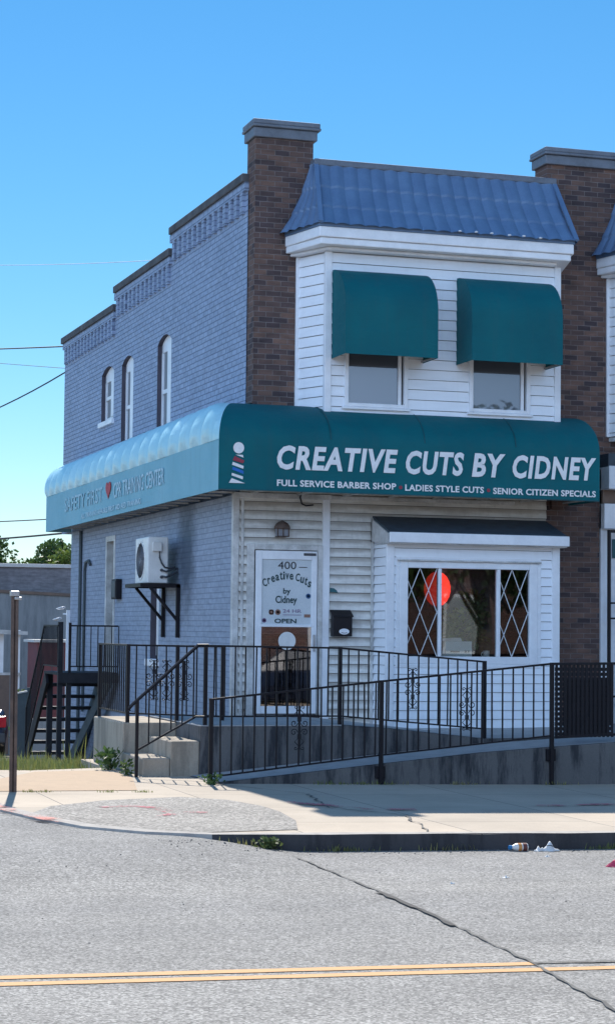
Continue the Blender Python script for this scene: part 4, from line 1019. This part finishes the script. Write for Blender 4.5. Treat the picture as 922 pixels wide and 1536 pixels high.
# ------------------------------------------------------------------ stoop, steps and switchback ramp
st = thing('concrete_stoop', (-.6, -1.5, 0), 'cast concrete stoop with two side steps in front of the glass door', 'stoop')
YF = -2.65
g = MB(); g.prism([(-1.10, YF), (.62, YF), (.62, -.03), (-1.10, -.03)], 'z', -.3, ZP - .014); g.build('platform', 'concrete_stained', st, .008)
g = MB(); g.box(-1.104, .62, YF - .004, -.03, ZP - .013, ZP); g.build('platform_top', 'ramp_top', st, .004)
MB().box(-1.76, -1.101, -1.5, .27, -.4, .545).build('side_block', 'concrete', st, .015)
MB().box(-1.45, -1.106, YF + .004, -1.503, -.3, .385).build('step', 'concrete', st, .014)
MB().box(-1.77, -1.453, YF + .002, -1.503, -.3, .19).build('step', 'concrete', st, .014)
rp = thing('wheelchair_ramp', (2, -3, 0), 'low concrete switchback ramp rising in front of the shop between black railings', 'ramp')
top = [(-1.28, -.05), (-1.2, -.012), (.0, .105), (.96, .20), (1.94, .293), (2.83, .352), (3.64, .40), (9.8, .52)]
g = MB(); g.prism(top + [(9.8, -.5), (-1.28, -.5)], 'y', -3.75, YF - .008); g.build('lower_ramp', 'concrete_stained', rp, .01)
g = MB(); o = .004; tt = [(x, z + .004) for x, z in top[1:]]
n = len(tt); g.add([(x, -3.745, z) for x, z in tt] + [(x, YF - .01, z) for x, z in tt], [(i, i + 1, n + i + 1, n + i) for i in range(n - 1)])
g.build('ramp_surface', 'ramp_top', rp)
up_ = [(.622, ZP - .003), (1.2, .52), (2.46, .388), (9.8, .50)]
g = MB(); g.prism(up_ + [(9.8, -.5), (.622, -.5)], 'y', YF, -.03); g.build('upper_ramp', 'concrete_stained', rp, .006)
n = len(up_); g = MB(); g.add([(x, YF + .004, z + .004) for x, z in up_] + [(x, -.032, z + .004) for x, z in up_], [(i, i + 1, n + i + 1, n + i) for i in range(n - 1)])
g.build('ramp_surface', 'ramp_top', rp)

# ------------------------------------------------------------------ railings
def lin(pts, x):
    for (a, b), (c, d) in zip(pts[:-1], pts[1:]):
        if a <= x <= c: return b + (d - b) * (x - a) / (c - a)
    return pts[0][1] if x < pts[0][0] else pts[-1][1]
def scroll_mesh():
    g = MB(); h = .24
    def spiral(cx, cz, r0_, turns, a0, sgn):
        return [(cx + r0_ * (1 - .8 * k / 22) * math.cos(a0 + sgn * turns * 2 * math.pi * k / 22), 0, cz + r0_ * (1 - .8 * k / 22) * math.sin(a0 + sgn * turns * 2 * math.pi * k / 22)) for k in range(23)]
    for sx in (-1, 1):
        for sz in (-1, 1):
            g.tube(spiral(sx * .062, sz * .05, .042, 1.25, math.pi if sx > 0 else 0, sz * sx), .0055, 5)
            g.tube([(sx * .02, 0, sz * .07), (sx * .018, 0, sz * .12), (sx * .055, 0, sz * .155), (sx * .01, 0, sz * .20)], .0055, 5)
            g.tube(spiral(sx * .04, sz * .225, .022, 1.0, math.pi if sx > 0 else 0, -sz * sx), .005, 5)
    g.tube([(0, 0, -h), (0, 0, h)], .013, 6)
    return g
def railing(name, label, y, topl, botl, posts, x0, x1, sp, post_bot, scrolls=(), rail=.038, post_w=.042, balw=.015, plates=False):
    t = thing(name, (posts[0], y, 0), label, 'railing')
    g = MB()
    for (a, b), (c, d) in zip(topl[:-1], topl[1:]): g.bar((a, y, b), (c, y, d), rail, .022)
    g.build('top_rail', 'black_iron', t)
    g = MB()
    for (a, b), (c, d) in zip(botl[:-1], botl[1:]): g.bar((a, y, b), (c, y, d), .022, .018)
    g.build('bottom_rail', 'black_iron', t)
    for p, zb in zip(posts, post_bot):
        g = MB(); g.box(p - post_w / 2, p + post_w / 2, y - post_w / 2, y + post_w / 2, zb, lin(topl, p) + .012); po = g.build('post', 'black_iron', t)
        if plates:
            zz = lin(top, p) - .16
            MB().box(p - .055, p + .055, y + post_w / 2 - .02, y + .06, zz, zz + .14).build('mounting_plate', 'black_iron', po, .006)
    k = int((x1 - x0) / sp); r = random.Random(int(abs(y * 100)))
    for i in range(k + 1):
        x = x0 + (x1 - x0) * i / k
        if any(abs(x - p) < .035 for p in posts): continue
        zt, zb = lin(topl, x), lin(botl, x)
        MB().bar((x + r.uniform(-.004, .004), y, zb), (x + r.uniform(-.006, .006), y, zt), balw).build('baluster', 'black_iron', t)
    for sx in scrolls:
        zc = (lin(topl, sx) + lin(botl, sx)) / 2
        scroll_mesh().xf(lambda p: (p.x + sx, y + p.y, p.z + zc)).build('scroll_ornament', 'black_iron', t)
    return t
railing('ramp_railing', 'outer black iron ramp railing nearest the street rising to the right', -3.80,
        [(-1.30, .905), (-1.276, .905), (.707, 1.109), (2.804, 1.318)], [(-1.25, .06), (.619, .27), (2.80, .485)], [-1.276, .707, 2.804], -1.17, 2.70, .1285, [zs(-1.2) - .02, -.08, -.09],
        [-.26, 1.745], plates=True)
railing('platform_railing', 'inner black iron railing along the stoop edge sloping down beside the upper ramp', YF + .05,
        [(-1.10, 1.49), (-1.033, 1.485), (.611, 1.47), (2.457, 1.316)], [(-1.02, .665), (.619, .665), (2.46, .505)], [-1.033, .611, 2.457], -.93, 2.36, .125, [.50, .50, .36],
        [1.53])
# railing on the side block: front run and left return
t = railing('block_railing', 'black iron railing with scrolls on top of the concrete side block', -1.46,
            [(-1.70, 1.475), (-.52, 1.465)], [(-1.70, .655), (-.52, .615)], [-1.70, -1.09, -.52], -1.60, -.60, .118, [.53, .53, .55], [-1.38, -1.22, -1.0])
g = MB(); g.bar((-1.70, -1.46, 1.475), (-1.70, .22, 1.475), .038, .022); g.build('top_rail', 'black_iron', t)
g = MB(); g.bar((-1.70, -1.46, .655), (-1.70, .22, .655), .022, .018); g.build('bottom_rail', 'black_iron', t)
MB().box(-1.72, -1.68, .20, .24, .5, 1.487).build('post', 'black_iron', t)
for i in range(1, 14):
    y = -1.46 + i * .12
    MB().bar((-1.70, y, .655), (-1.70, y, 1.475), .015).build('baluster', 'black_iron', t)
# hand rail of the steps
HY = -2.78
t = thing('stair_handrail', (-1.5, HY, 0), 'sloping black iron handrail along the street side of the steps', 'handrail')
g = MB(); g.tube([(-1.05, HY, 1.49), (-1.17, HY, 1.492), (-1.93, HY, .815), (-1.97, HY, .77), (-1.965, HY, .74)], .02, 8); g.build('top_rail', 'black_iron', t)
g = MB(); g.tube([(-1.04, HY, .672), (-1.19, HY, .672), (-1.86, HY, .30)], .013, 8); g.build('bottom_rail', 'black_iron', t)
MB().box(-1.895, -1.86, HY - .018, HY + .018, -.06, .86).build('post', 'black_iron', t)
for x in (-1.74, -1.61, -1.48, -1.35, -1.22):
    MB().bar((x, HY, .30 + (x + 1.86) * .555), (x, HY, 1.49 + (x + 1.17) * .886), .015).build('baluster', 'black_iron', t)
# dense lattice panel at the right end of the ramp
t = thing('lattice_panel', (3.5, -3.72, .4), 'dense black metal lattice panel in front of the brick pier', 'lattice panel')
g = MB(); g.bar((2.83, -3.72, 1.315), (5.4, -3.72, 1.34), .045, .03); g.bar((2.88, -3.72, .46), (5.4, -3.72, .56), .03); g.build('panel_frame', 'mesh_black', t)
g = MB(); x = 2.90
while x < 3.62: g.bar((x, -3.72, .46), (x, -3.72, 1.315), .034, .006, ref=(0, 1, 0)); x += .055
z = .50
while z < 1.30: g.bar((2.88, -3.712, z), (3.62, -3.712, z), .006, .040); z += .058
g.build('lattice_mesh', 'mesh_black', t)
MB().box(3.0, 3.56, -3.70, -3.69, .47, 1.14).build('backing_sheet', 'mesh_black', t)
for i in range(14):
    x = 3.66 + i * .125; MB().bar((x, -3.72, .5), (x, -3.72, 1.32), .016).build('baluster', 'mesh_black', t)

# ------------------------------------------------------------------ side stair
SX0, SX1, LY0, LY1, LZ = -1.0, -.02, 7.0, 8.3, .95
t = thing('side_staircase', (-.5, 7.6, -.6), 'dark open tread wooden stair and landing at the side door', 'staircase')
g = MB(); 
for i in range(9): g.box(SX0, SX1, LY0 + i * .145, LY0 + i * .145 + .135, LZ - .04, LZ)
g.build('landing_deck', 'dark_wood', t)
g = MB(); g.box(SX0, SX1, LY0 - .04, LY0 - .002, LZ - .17, LZ - .005); g.build('landing_beam', 'dark_wood', t)
for x in (SX0 + .04, SX0 + .185): MB().bar((x, LY0 + .03, -1.0), (x, LY0 + .03, LZ - .04 if x > SX0 + .1 else LZ + .82), .075).build('post', 'dark_wood', t)
MB().bar((SX0 + .10, LY1 - .05, -1.0), (SX0 + .10, LY1 - .05, LZ - .04), .09).build('post', 'dark_wood', t)
NS = 7; run, rise = .235, .205
for i in range(NS):
    y = LY1 - .10 + i * run; z = LZ - rise * (i + 1)
    MB().box(SX0 + .05, SX1 - .08, y, y + .26, z - .055, z).build('tread', 'dark_wood', t)
for x in (SX0 + .02, SX1 - .05):
    MB().bar((x, LY1 - .2, LZ - .10), (x, LY1 + NS * run + .1, LZ - rise * (NS + .9)), .045, .24).build('stringer', 'fence_grey' if x > -.5 else 'dark_wood', t)
MB().bar((SX1 - .12, LY0 + .02, LZ - .1), (SX1 - .35, LY1 + 1.1, -.75), .05, .2).build('stringer', 'fence_grey', t)
sr = thing('landing_railing', (-.5, 7.0, .95), 'thin black railing around the landing and stair by the side door', 'railing')
def seg(a, b, wd=.022): return MB().bar(a, b, wd)
zt = LZ + .76
seg((SX0 + .19, LY0, zt), (SX1, LY0, zt), .026).build('top_rail', 'black_iron', sr); seg((SX0 + .19, LY0, LZ + .10), (SX1, LY0, LZ + .10)).build('bottom_rail', 'black_iron', sr)
seg((SX0 + .19, LY0, LZ), (SX0 + .19, LY0, zt + .05), .04).build('post', 'black_iron', sr)
for i in range(1, 8): seg((SX0 + .19 + i * .115, LY0, LZ + .10), (SX0 + .19 + i * .115, LY0, zt), .014).build('baluster', 'black_iron', sr)
eb = LY1 + NS * run
seg((SX0, LY0, zt), (SX0, LY1, zt), .026).build('top_rail', 'black_iron', sr); seg((SX0, LY1, zt), (SX0, eb, zt - rise * NS), .026).build('top_rail', 'black_iron', sr)
seg((SX0, LY1, LZ + .1), (SX0, eb, LZ + .1 - rise * NS)).build('bottom_rail', 'black_iron', sr); seg((SX0, LY0, LZ + .1), (SX0, LY1, LZ + .1)).build('bottom_rail', 'black_iron', sr)
seg((SX0, eb, -1.1), (SX0, eb, zt - rise * NS), .04).build('post', 'black_iron', sr)
for i in range(26):
    y = LY0 + .1 + i * .11
    if y > eb: break
    d = 0 if y < LY1 else (y - LY1) / run * rise
    seg((SX0, y, LZ + .1 - d), (SX0, y, zt - d), .013).build('baluster', 'black_iron', sr)

# ------------------------------------------------------------------ post, kerb weed, litter, grass
t = thing('sign_post', (-3.63, -4.9, zs(-3.6)), 'tall rusty brown steel post without a sign by the kerb', 'sign post')
g = MB(); g.prism([(-3.665, -4.93), (-3.635, -4.93), (-3.635, -4.905), (-3.62, -4.905), (-3.62, -4.93), (-3.59, -4.93), (-3.59, -4.915), (-3.605, -4.88), (-3.65, -4.88), (-3.665, -4.915)], 'z', -.2, 2.0)
g.xf(lambda p: (p.x - .012 * (2 - p.z) * 0 - .008 * p.z, p.y, p.z)).build('post', 'rust_steel', t)
g = MB(); g.box(-3.69, -3.60, -4.95, -4.87, 1.99, 2.045); g.box(-3.65, -3.575, -4.955, -4.90, 1.955, 1.985); g.build('bracket_cap', 'steel', t, .006)
plant('weed_clump', (-1.95, -1.62, -.03), 'dark leafy weed at the foot of the concrete side block', 'weed', 'weed', 130, .20, .26, .08, 11)
plant('weed_clump', (-1.93, -2.55, -.03), 'small leafy weed beside the bottom step', 'weed', 'weed', 60, .10, .18, .06, 12)
plant('weed_clump', (-2.27, -9.43, zr(-2.27)), 'green weed growing at the kerb edge in the gutter', 'weed', 'weed', 130, .13, .09, .045, 13)
plant('weed_clump', (-1.27, -3.86, -.03), 'scruffy weed at the base of the first ramp post', 'weed', 'weed', 90, .16, .10, .05, 15)
plant('weed_clump', (-3.95, -4.7, -.02), 'straggly weed growing by the rusty sign post', 'weed', 'grass', 130, .28, .40, .08, 16)
plant('white_flower_plant', (-.93, 11.2, -.75), 'thin plant with pale blossoms beside the stair and grey fence board', 'plant', 'leaf', 160, .16, 1.3, .09, 17)
t = thing('drink_bottle', (-.05, -9.46, zr(0)), 'plastic drink bottle with blue cap and brown label lying in the gutter', 'bottle')
bz_ = zr(0) + .034; by_ = -9.46
MB().lathe([(.001, -.06), (.03, -.06), (.034, -.05), (.034, .03), (.03, .05), (.016, .075), (.014, .085)], 18, (0, 0, 0), 'x').xf(lambda p: (-.05 - p.x, by_ + p.y, bz_ + p.z)).build('bottle_body', 'appl_white', t, smooth=True)
MB().lathe([(.0345, .0), (.0352, .0), (.0352, .03), (.0345, .03)], 18, (0, 0, 0), 'x').xf(lambda p: (-.05 - p.x, by_ + p.y, bz_ + p.z)).build('drink_band', 'orange_plastic', t)
MB().lathe([(.0347, -.048), (.0354, -.048), (.0354, -.012), (.0347, -.012)], 18, (0, 0, 0), 'x').xf(lambda p: (-.05 - p.x, by_ + p.y, bz_ + p.z)).build('label', 'brown_label', t)
MB().lathe([(.001, .085), (.019, .085), (.019, .108), (.001, .108)], 14, (0, 0, 0), 'x').xf(lambda p: (-.05 - p.x, by_ + p.y, bz_ + p.z)).build('cap', 'blue_cap', t)
r = random.Random(31)
def crumple(nu, nv, lx, ly, h, loc, seed):
    r = random.Random(seed); ph = [r.uniform(0, 6) for _ in range(8)]
    def fn(u, v):
        e = math.sin(math.pi * u) * math.sin(math.pi * v)
        z = h * e * (1 + .55 * math.sin(9 * u + ph[0]) * math.sin(7 * v + ph[1])) + .012 * math.sin(17 * u + ph[2]) * e
        return (loc[0] + (u - .5) * lx * (1 + .25 * math.sin(7 * v + ph[3])), loc[1] + (v - .5) * ly * (1 + .25 * math.sin(6 * u + ph[4])), loc[2] + max(.002, z))
    return MB().grid(fn, nu, nv)
t = thing('plastic_bag', (.2, -9.47, zr(.2)), 'crumpled white plastic wrapper in the gutter beside the bottle', 'litter')
crumple(18, 12, .15, .10, .05, (.21, -9.47, zr(.2)), 5).build('bag_body', 'cardboard_white', t, solid=.002, smooth=True)
crumple(10, 8, .09, .05, .03, (.11, -9.49, zr(.1)), 8).build('bag_handle', 'cardboard_white', t, solid=.002, smooth=True)
MB().tube([(.16, -9.525, zr(.2) + .05), (.19, -9.53, zr(.2) + .055), (.22, -9.53, zr(.2) + .045)], .004, 5).build('bag_print', 'letter_black', t)
tag(crumple(12, 8, .16, .09, .045, (.27, -10.62, zr(.2)), 9).build('red_wrapper', 'red_plastic', None, solid=.002), 'torn pinkish red wrapper lying on the asphalt', 'litter')
for i, (x, y, s_) in enumerate([(-.95, -11.25, .05), (-1.5, -11.55, .035), (.0, -9.9, .05)]):
    tag(crumple(6, 5, s_, s_ * .6, .012, (x, y, zr(x)), 40 + i).build('paper_scrap', 'cardboard_white', None, solid=.002),
        ['white paper scrap on the asphalt below the bottle', 'smaller pale paper scrap near the long road crack', 'pale scrap lying on the road under the white wrapper'][i], 'litter')
# grit, crumbs of asphalt and dead leaves collected in the gutter: uncountable, one object
r = random.Random(77); g = MB()
for i in range(1300):
    x = r.uniform(-3.2, 6); y = -9.36 - abs(r.gauss(0, .10)) if x > -2.4 else -9.45 - abs(r.gauss(0, .3)); 
    if i > 900: x = r.uniform(-6, 4); y = r.uniform(-14.5, -9.4)
    z = zr(x, y); a = r.uniform(0, 6.28); q = r.uniform(.004, .013) * (1 if i <= 900 else .7)
    c, d = math.cos(a) * q, math.sin(a) * q
    g.add([(x + c, y + d, z), (x - d, y + c, z), (x - c * .8, y - d, z), (x + d, y - c * .7, z), (x, y, z + q * r.uniform(.4, .9))], [(0, 1, 4), (1, 2, 4), (2, 3, 4), (3, 0, 4)])
tag(g.build('gutter_grit', 'crack_worn'), 'scattered grit and dead leaf crumbs along the kerb and road', 'grit', kind='stuff')
# grass at the corner: uncountable, one object
r = random.Random(21); g = MB()
def blade(x, y, z, h, w_):
    a = r.uniform(0, 6.28); l = r.uniform(.1, .55) * h; d = Vector((math.cos(a), math.sin(a), 0)); q = Vector((-d.y, d.x, 0)) * w_
    b = Vector((x, y, z)); m = b + d * l * .4 + Vector((0, 0, h * .6)); e = b + d * l + Vector((0, 0, h))
    g.add([b - q, b + q, m + q * .7, m - q * .7, e], [(0, 1, 2, 3), (3, 2, 4)])
for i in range(7500):
    x = r.uniform(-4.1, -1.78); y = r.uniform(-2.2, 3.5)
    lim = -2.0 + .42 * (x + 2.9) + .25 * math.sin(x * 5) if x < -1.9 else -.9
    if y < lim + r.uniform(-.15, .35): continue
    if y < .3 and x > -1.8: continue
    cl = .5 + .5 * math.sin(x * 3.1 + 1) * math.sin(y * 2.3)
    if r.random() > .35 + .6 * cl: continue
    blade(x, y, terr(x, y) - .02, r.uniform(.04, .17) * (.45 + 1.1 * cl) * (2.0 if r.random() < .05 else 1), r.uniform(.003, .008))
for i in range(150):                       # tufts along the slab joints
    x = r.choice([-3.45, -3.3, -2.65, -2.3]) + r.gauss(0, .05); blade(x, -4.93 + r.uniform(-.03, .03), zs(x), r.uniform(.008, .035), .004)
for i in range(420):                       # straggling tufts at the foot of the ramp wall and along the kerb
    if r.random() < .6: x = r.choice([.1, .5, .75, 2.85, 1.7]) + r.gauss(0, .12); y = -3.80 - abs(r.gauss(0, .03))
    else: x = r.choice([-2.3, -1.6, -.7, .9]) + r.gauss(0, .15); y = -9.36 - abs(r.gauss(0, .02))
    blade(x, y, zs(x) - .01 if y > -5 else zr(x), r.uniform(.015, .07), .005)
for i in range(1400):
    x = r.uniform(-1.9, -.1); y = r.uniform(.4, 7)
    blade(x, y, terr(x, y) - .02, r.uniform(.05, .16), .006)
tag(g.build('grass', 'grass'), 'dry green grass and weeds along the side wall behind the sidewalk', 'grass', kind='stuff')

# ------------------------------------------------------------------ things behind the shop
K = 3.18e-4
def at(u, v, y):
    """world point seen at photo pixel (u, v) on the plane at depth y; used once to set real positions"""
    return Vector(((u + 485) * K * (25.2 + y) - 6.918, y, 1.68 + (935 + .0105 * (u + 482) - v) * K * (25.2 + y)))
gb = thing('garage_building', (3, 37, -2), 'long flat grey block garage wall behind the shop with pale coping', 'garage')
MB().box(-9, 14, 34, 44, -2.4, 3.45).build('wall', 'block_wall', gb); MB().box(-9.05, 14.05, 33.93, 44.05, 3.451, 3.56).build('coping', 'pale_cap', gb, .01)
gb = thing('rear_outbuilding', (2, 29, -2), 'lower grey cement rendered outbuilding in front of the block garage', 'outbuilding')
MB().prism([(-8, -2.2), (9, -2.2), (9, 2.28), (-8, 2.95)], 'y', 28, 33).build('wall', 'stucco_grey', gb)
MB().prism([(-8.05, 2.953), (9.05, 2.283), (9.05, 2.36), (-8.05, 3.03)], 'y', 27.95, 33.05).build('coping', 'porch_brown', gb)
t = thing('roof_vent', (2.0, 28.5, 2.5), 'small dark roof vent with rusty cap on the outbuilding edge', 'vent')
p = at(43, 897, 28.4); MB().box(p.x - .14, p.x + .14, 28.2, 28.6, 2.4, p.z + .06).build('vent_body', 'dark_grey', t); MB().box(p.x - .1, p.x + .12, 28.15, 28.65, p.z + .061, p.z + .16).build('vent_cap', 'rust_steel', t)
pc = thing('rear_porch', (-1, 22, -1.2), 'white roofed porch with slim posts behind the rusty sign post', 'porch')
a = at(42, 942, 21); MB().prism([(a.x - 4, a.z + .16), (a.x, a.z - .08), (a.x, a.z - .16), (a.x - 4, a.z - .06)], 'y', 20.8, 25).build('porch_roof', 'white_dirty', pc)
for u in (3, 29):
    q = at(u, 1040, 21.1); MB().box(q.x - .045, q.x + .045, 21.05, 21.14, -1.25, a.z - .05).build('porch_post', 'white', pc)
q0, q1 = at(-70, 1016, 21), at(17, 1016, 21); MB().box(q0.x, q1.x, 21.0, 21.05, -1.25, q1.z).build('porch_panel', 'porch_brown', pc); MB().box(q0.x, q1.x + .25, 20.98, 21.07, q1.z + .001, q1.z + .06).build('porch_rail', 'white_dirty', pc)
t = thing('red_shed', (.5, 16.5, -1), 'faded red shed with pale roof edge behind the side stair', 'shed')
a, b = at(60, 963, 16), at(106, 961, 16)
MB().box(a.x, b.x + .6, 16, 17.2, -1.3, a.z - .02).build('shed_wall', 'red_paint', t); MB().box(a.x - .08, b.x + .65, 15.92, 17.28, a.z - .019, a.z + .035).build('shed_roof', 'pale_cap', t)
for i in range(6): MB().box(a.x + .06 + i * .24, a.x + .075 + i * .24, 15.99, 15.999, -1.25, a.z - .04).build('board_joint', 'dark_grey', t)
t = tag(MB().box(-.45, 3.0, 14.0, 14.2, -1.4, -.12).build('low_wall', 'stucco_grey', None, .01), 'low grey rendered wall between the side stair and the red shed', 'low wall')
t = thing('fence_board', (-1.1, 10.5, -.7), 'weathered grey green board fence panel beside the side stair', 'fence panel')
MB().prism([(-1.13, -.95), (-.905, -.95), (-.905, .52), (-1.13, .47)], 'y', 10.5, 10.55).build('board', 'fence_grey', t); MB().prism([(-1.14, .473), (-.895, .523), (-.895, .55), (-1.14, .50)], 'y', 10.48, 10.57).build('sunlit_edge_strip', 'pale_cap', t)  # pale strip on top paints in the board's sunlit edge
MB().box(-.90, -.84, 10.5, 10.56, -.95, .60).build('fence_post', 'fence_grey', t)
# parked car seen from behind
cx_, cy_, cz_ = -1.5, 14.2, terr(-1, 15) - .0
car = thing('parked_car', (cx_, cy_ + 2, cz_), 'dark blue parked car seen from behind at the left edge', 'car')
def sec(y, pts): return [(cx_ + px, cy_ + y, cz_ + pz) for px, pz in pts] + [(cx_ - px, cy_ + y, cz_ + pz) for px, pz in pts[::-1]]
lower = [(.0, (.74, .34, .80, .62, .72, .92)), (.18, (.83, .28, .89, .62, .80, 1.0)), (1.0, (.85, .24, .91, .62, .82, 1.0)), (3.2, (.85, .24, .91, .60, .82, .97)), (4.1, (.82, .26, .87, .58, .74, .84)), (4.4, (.70, .34, .76, .55, .62, .74))]
g = MB(); S_ = [sec(y, [(q[0], q[1]), (q[2], q[3]), (q[4], q[5])]) for y, q in lower]; o = 0
vs = [p for s in S_ for p in s]; fs = [tuple(range(6))] + [tuple(5 * 6 + k for k in range(6))]
for i in range(len(S_) - 1):
    for k in range(6): fs.append((i * 6 + k, i * 6 + (k + 1) % 6, (i + 1) * 6 + (k + 1) % 6, (i + 1) * 6 + k))
g.add(vs, fs); g.build('body', 'car_paint_dark', car, .05)
cab = [(.25, (.74, .98, .70, .99)), (.85, (.76, .99, .58, 1.42)), (2.3, (.76, .98, .58, 1.44)), (3.1, (.74, .96, .70, .97))]
g = MB(); S_ = [sec(y, [(q[0], q[1]), (q[2], q[3])]) for y, q in cab]; vs = [p for s in S_ for p in s]; fs = []
for i in range(3):
    for k in range(4): fs.append((i * 4 + k, i * 4 + (k + 1) % 4, (i + 1) * 4 + (k + 1) % 4, (i + 1) * 4 + k))
g.add(vs, fs); g.build('cabin_glass', 'car_glass', car, .02)
MB().add(sec(.86, [(.57, 1.43)]) + sec(2.3, [(.57, 1.45)])[::-1], [(0, 1, 2, 3)]).build('roof_panel', 'car_roof_lit', car)
for sx in (-1, 1):
    MB().box(cx_ + sx * .76 - .12, cx_ + sx * .76 + .06, cy_ - .03, cy_ + .16, cz_ + .66, cz_ + .88).build('tail_lamp', 'red_lens', car, .02)
    for yy in (.85, 3.5):
        wv = MB().lathe([(.10, -.1), (.29, -.1), (.32, -.07), (.32, .07), (.29, .1), (.10, .1)], 24, (cx_ + sx * .80, cy_ + yy, cz_ + .32), 'x').build('wheel', 'tyre', car)
        MB().lathe([(.001, sx * .085), (.2, sx * .085), (.2, sx * .105), (.001, sx * .108)], 16, (cx_ + sx * .80, cy_ + yy, cz_ + .32), 'x').build('rim', 'chrome', wv)
MB().box(cx_ - .8, cx_ + .8, cy_ - .07, cy_ + .1, cz_ + .36, cz_ + .56).build('bumper', 'dark_grey', car, .03); MB().box(cx_ - .26, cx_ + .26, cy_ - .035, cy_ + .0, cz_ + .66, cz_ + .80).build('number_plate', 'white', car)
# overhead wires
def wire(a, b, sag, r_, mat, label):
    a, b = Vector(a), Vector(b); P = [a.lerp(b, k / 24) - Vector((0, 0, sag * 4 * (k / 24) * (1 - k / 24))) for k in range(25)]
    return tag(MB().tube(P, r_, 5).build('overhead_wire', mat), label, 'wire', 'overhead wires behind the shop')
wire((.0, 12.26, 7.02), at(-330, 520, 30), .04, .014, 'wire_black', 'overhead wire meeting the top rear corner of the shop')
wire((.0, 12.26, 6.52), at(-330, 640, 30), .75, .014, 'wire_black', 'sagging overhead wire meeting the rear wall below the coping')
wire((.1, 12.26, 3.75), at(-330, 778, 30), .1, .012, 'wire_black', 'upper of two wires disappearing behind the side awning')
wire((.1, 12.26, 3.47), at(-330, 812, 30), .12, .020, 'wire_black', 'thicker lower wire disappearing behind the side awning')
wire((.3, 12.3, 6.6), at(-330, 500, 60), .1, .006, 'wire_black', 'thinnest overhead wire leaving the rear wall')
wire((.6, 4.5, 7.4), at(-330, 358, 40), .3, .006, 'wire_pale', 'faint pale wire meeting the stepped parapet')

# trees beyond the garage
def tree(loc, h, rad, mat, label, seed, nleaf=5200, leaf=.24):
    r = random.Random(seed); x, y, z = loc
    t = thing('tree', loc, label, 'tree', 'trees beyond the garage')
    g = MB(); g.tube([(x, y, z - .2), (x + .1, y, z + h * .3), (x - .05, y + .1, z + h * .55), (x + .1, y, z + h * .8)], [.26, .2, .14, .05], 9)
    cl = []
    for i in range(34):
        a = r.uniform(0, 6.28); e = r.uniform(.15, 1) ** .6 * rad; hz = r.uniform(.38, 1.0)
        k = math.sqrt(max(.05, 1 - ((hz - .62) / .42) ** 2)); c = Vector((x + e * k * math.cos(a), y + e * k * math.sin(a), z + h * hz)); cl.append((c, r.uniform(.35, .8) * rad * .45))
        g.tube([(x, y, z + h * (.25 + .45 * r.random())), ((x + c.x) / 2, (y + c.y) / 2, c.z - .5), tuple(c)], [.07, .05, .015], 5)
    g.build('trunk', 'bark', t)
    g = MB()
    for i in range(nleaf):
        c, s = cl[i % len(cl)]; d = Vector((r.gauss(0, 1), r.gauss(0, 1), r.gauss(0, .8))).normalized() * s * r.random() ** .4; p = c + d
        u = Vector((r.uniform(-1, 1), r.uniform(-1, 1), r.uniform(-1, 1))).normalized(); q = u.cross(Vector((r.uniform(-1, 1), r.uniform(-1, 1), r.uniform(-1, 1)))).normalized(); l = leaf * r.uniform(.5, 1.2)
        g.add([p, p + u * l * .5 + q * l * .3, p + u * l, p + u * l * .5 - q * l * .3], [(0, 1, 2, 3)])
    g.build('crown', mat, t)
TZ = -2.1
for u, v, dy, rad, mat, lb, sd_ in ((-30, 802, 70, 1.9, 'leaf', 'sparse tree with a twig reaching in above the others at the far left', 1), (18, 831, 72, 2.4, 'leaf', 'bushy dark green tree behind the left half of the garage coping', 2),
                              (52, 836, 75, 1.9, 'leaf', 'low green tree between the bushy tree and the tall one', 3), (82, 812, 70, 1.5, 'leaf', 'tallest dark tree showing just left of the shop rear corner', 4), (104, 824, 66, 1.6, 'leaf_yellow', 'bright yellow green tree touching the shop rear corner', 5)):
    p = at(u, v, dy); tree((p.x, p.y, TZ), p.z - TZ, rad, mat, lb, sd_)

# far side of the street, mirrored in the door and window glass
sheet([(-60, -33), (60, -33), (60, -22), (-60, -22)], -.06, 'sidewalk', 'sidewalk', .2, kind='structure')
oh = thing('opposite_house', (2, -38, 0), 'red brick row house across the street mirrored in the glass', 'house')
g = MB(); g.box(-14, 30, -44, -33, -.5, 7.2); g.build('wall', 'opposite_brick', oh)
MB().box(-14.1, 30.1, -44.1, -32.7, 7.201, 7.7).build('cornice', 'white_dirty', oh)
for i in range(10):
    for z in (1.0, 4.4):
        fr_ = MB().box(-12.6 + i * 4, -11.2 + i * 4, -33.0, -32.93, z, z + 1.8).build('window', 'white', oh); MB().box(-12.5 + i * 4, -11.3 + i * 4, -32.93, -32.92, z + .1, z + 1.7).build('pane', 'glass_side', fr_)
c2 = copy_tree(car, None, (7.7, -22.9, zr(8, -20)), label='dark car parked across the street, mirrored in the door glass')
c2.rotation_euler = (0, 0, math.pi / 2)
tree((13.2, -24.6, -.1), 7.2, 2.4, 'leaf', 'street tree across the road mirrored in the display window', 9, 4200, .26)
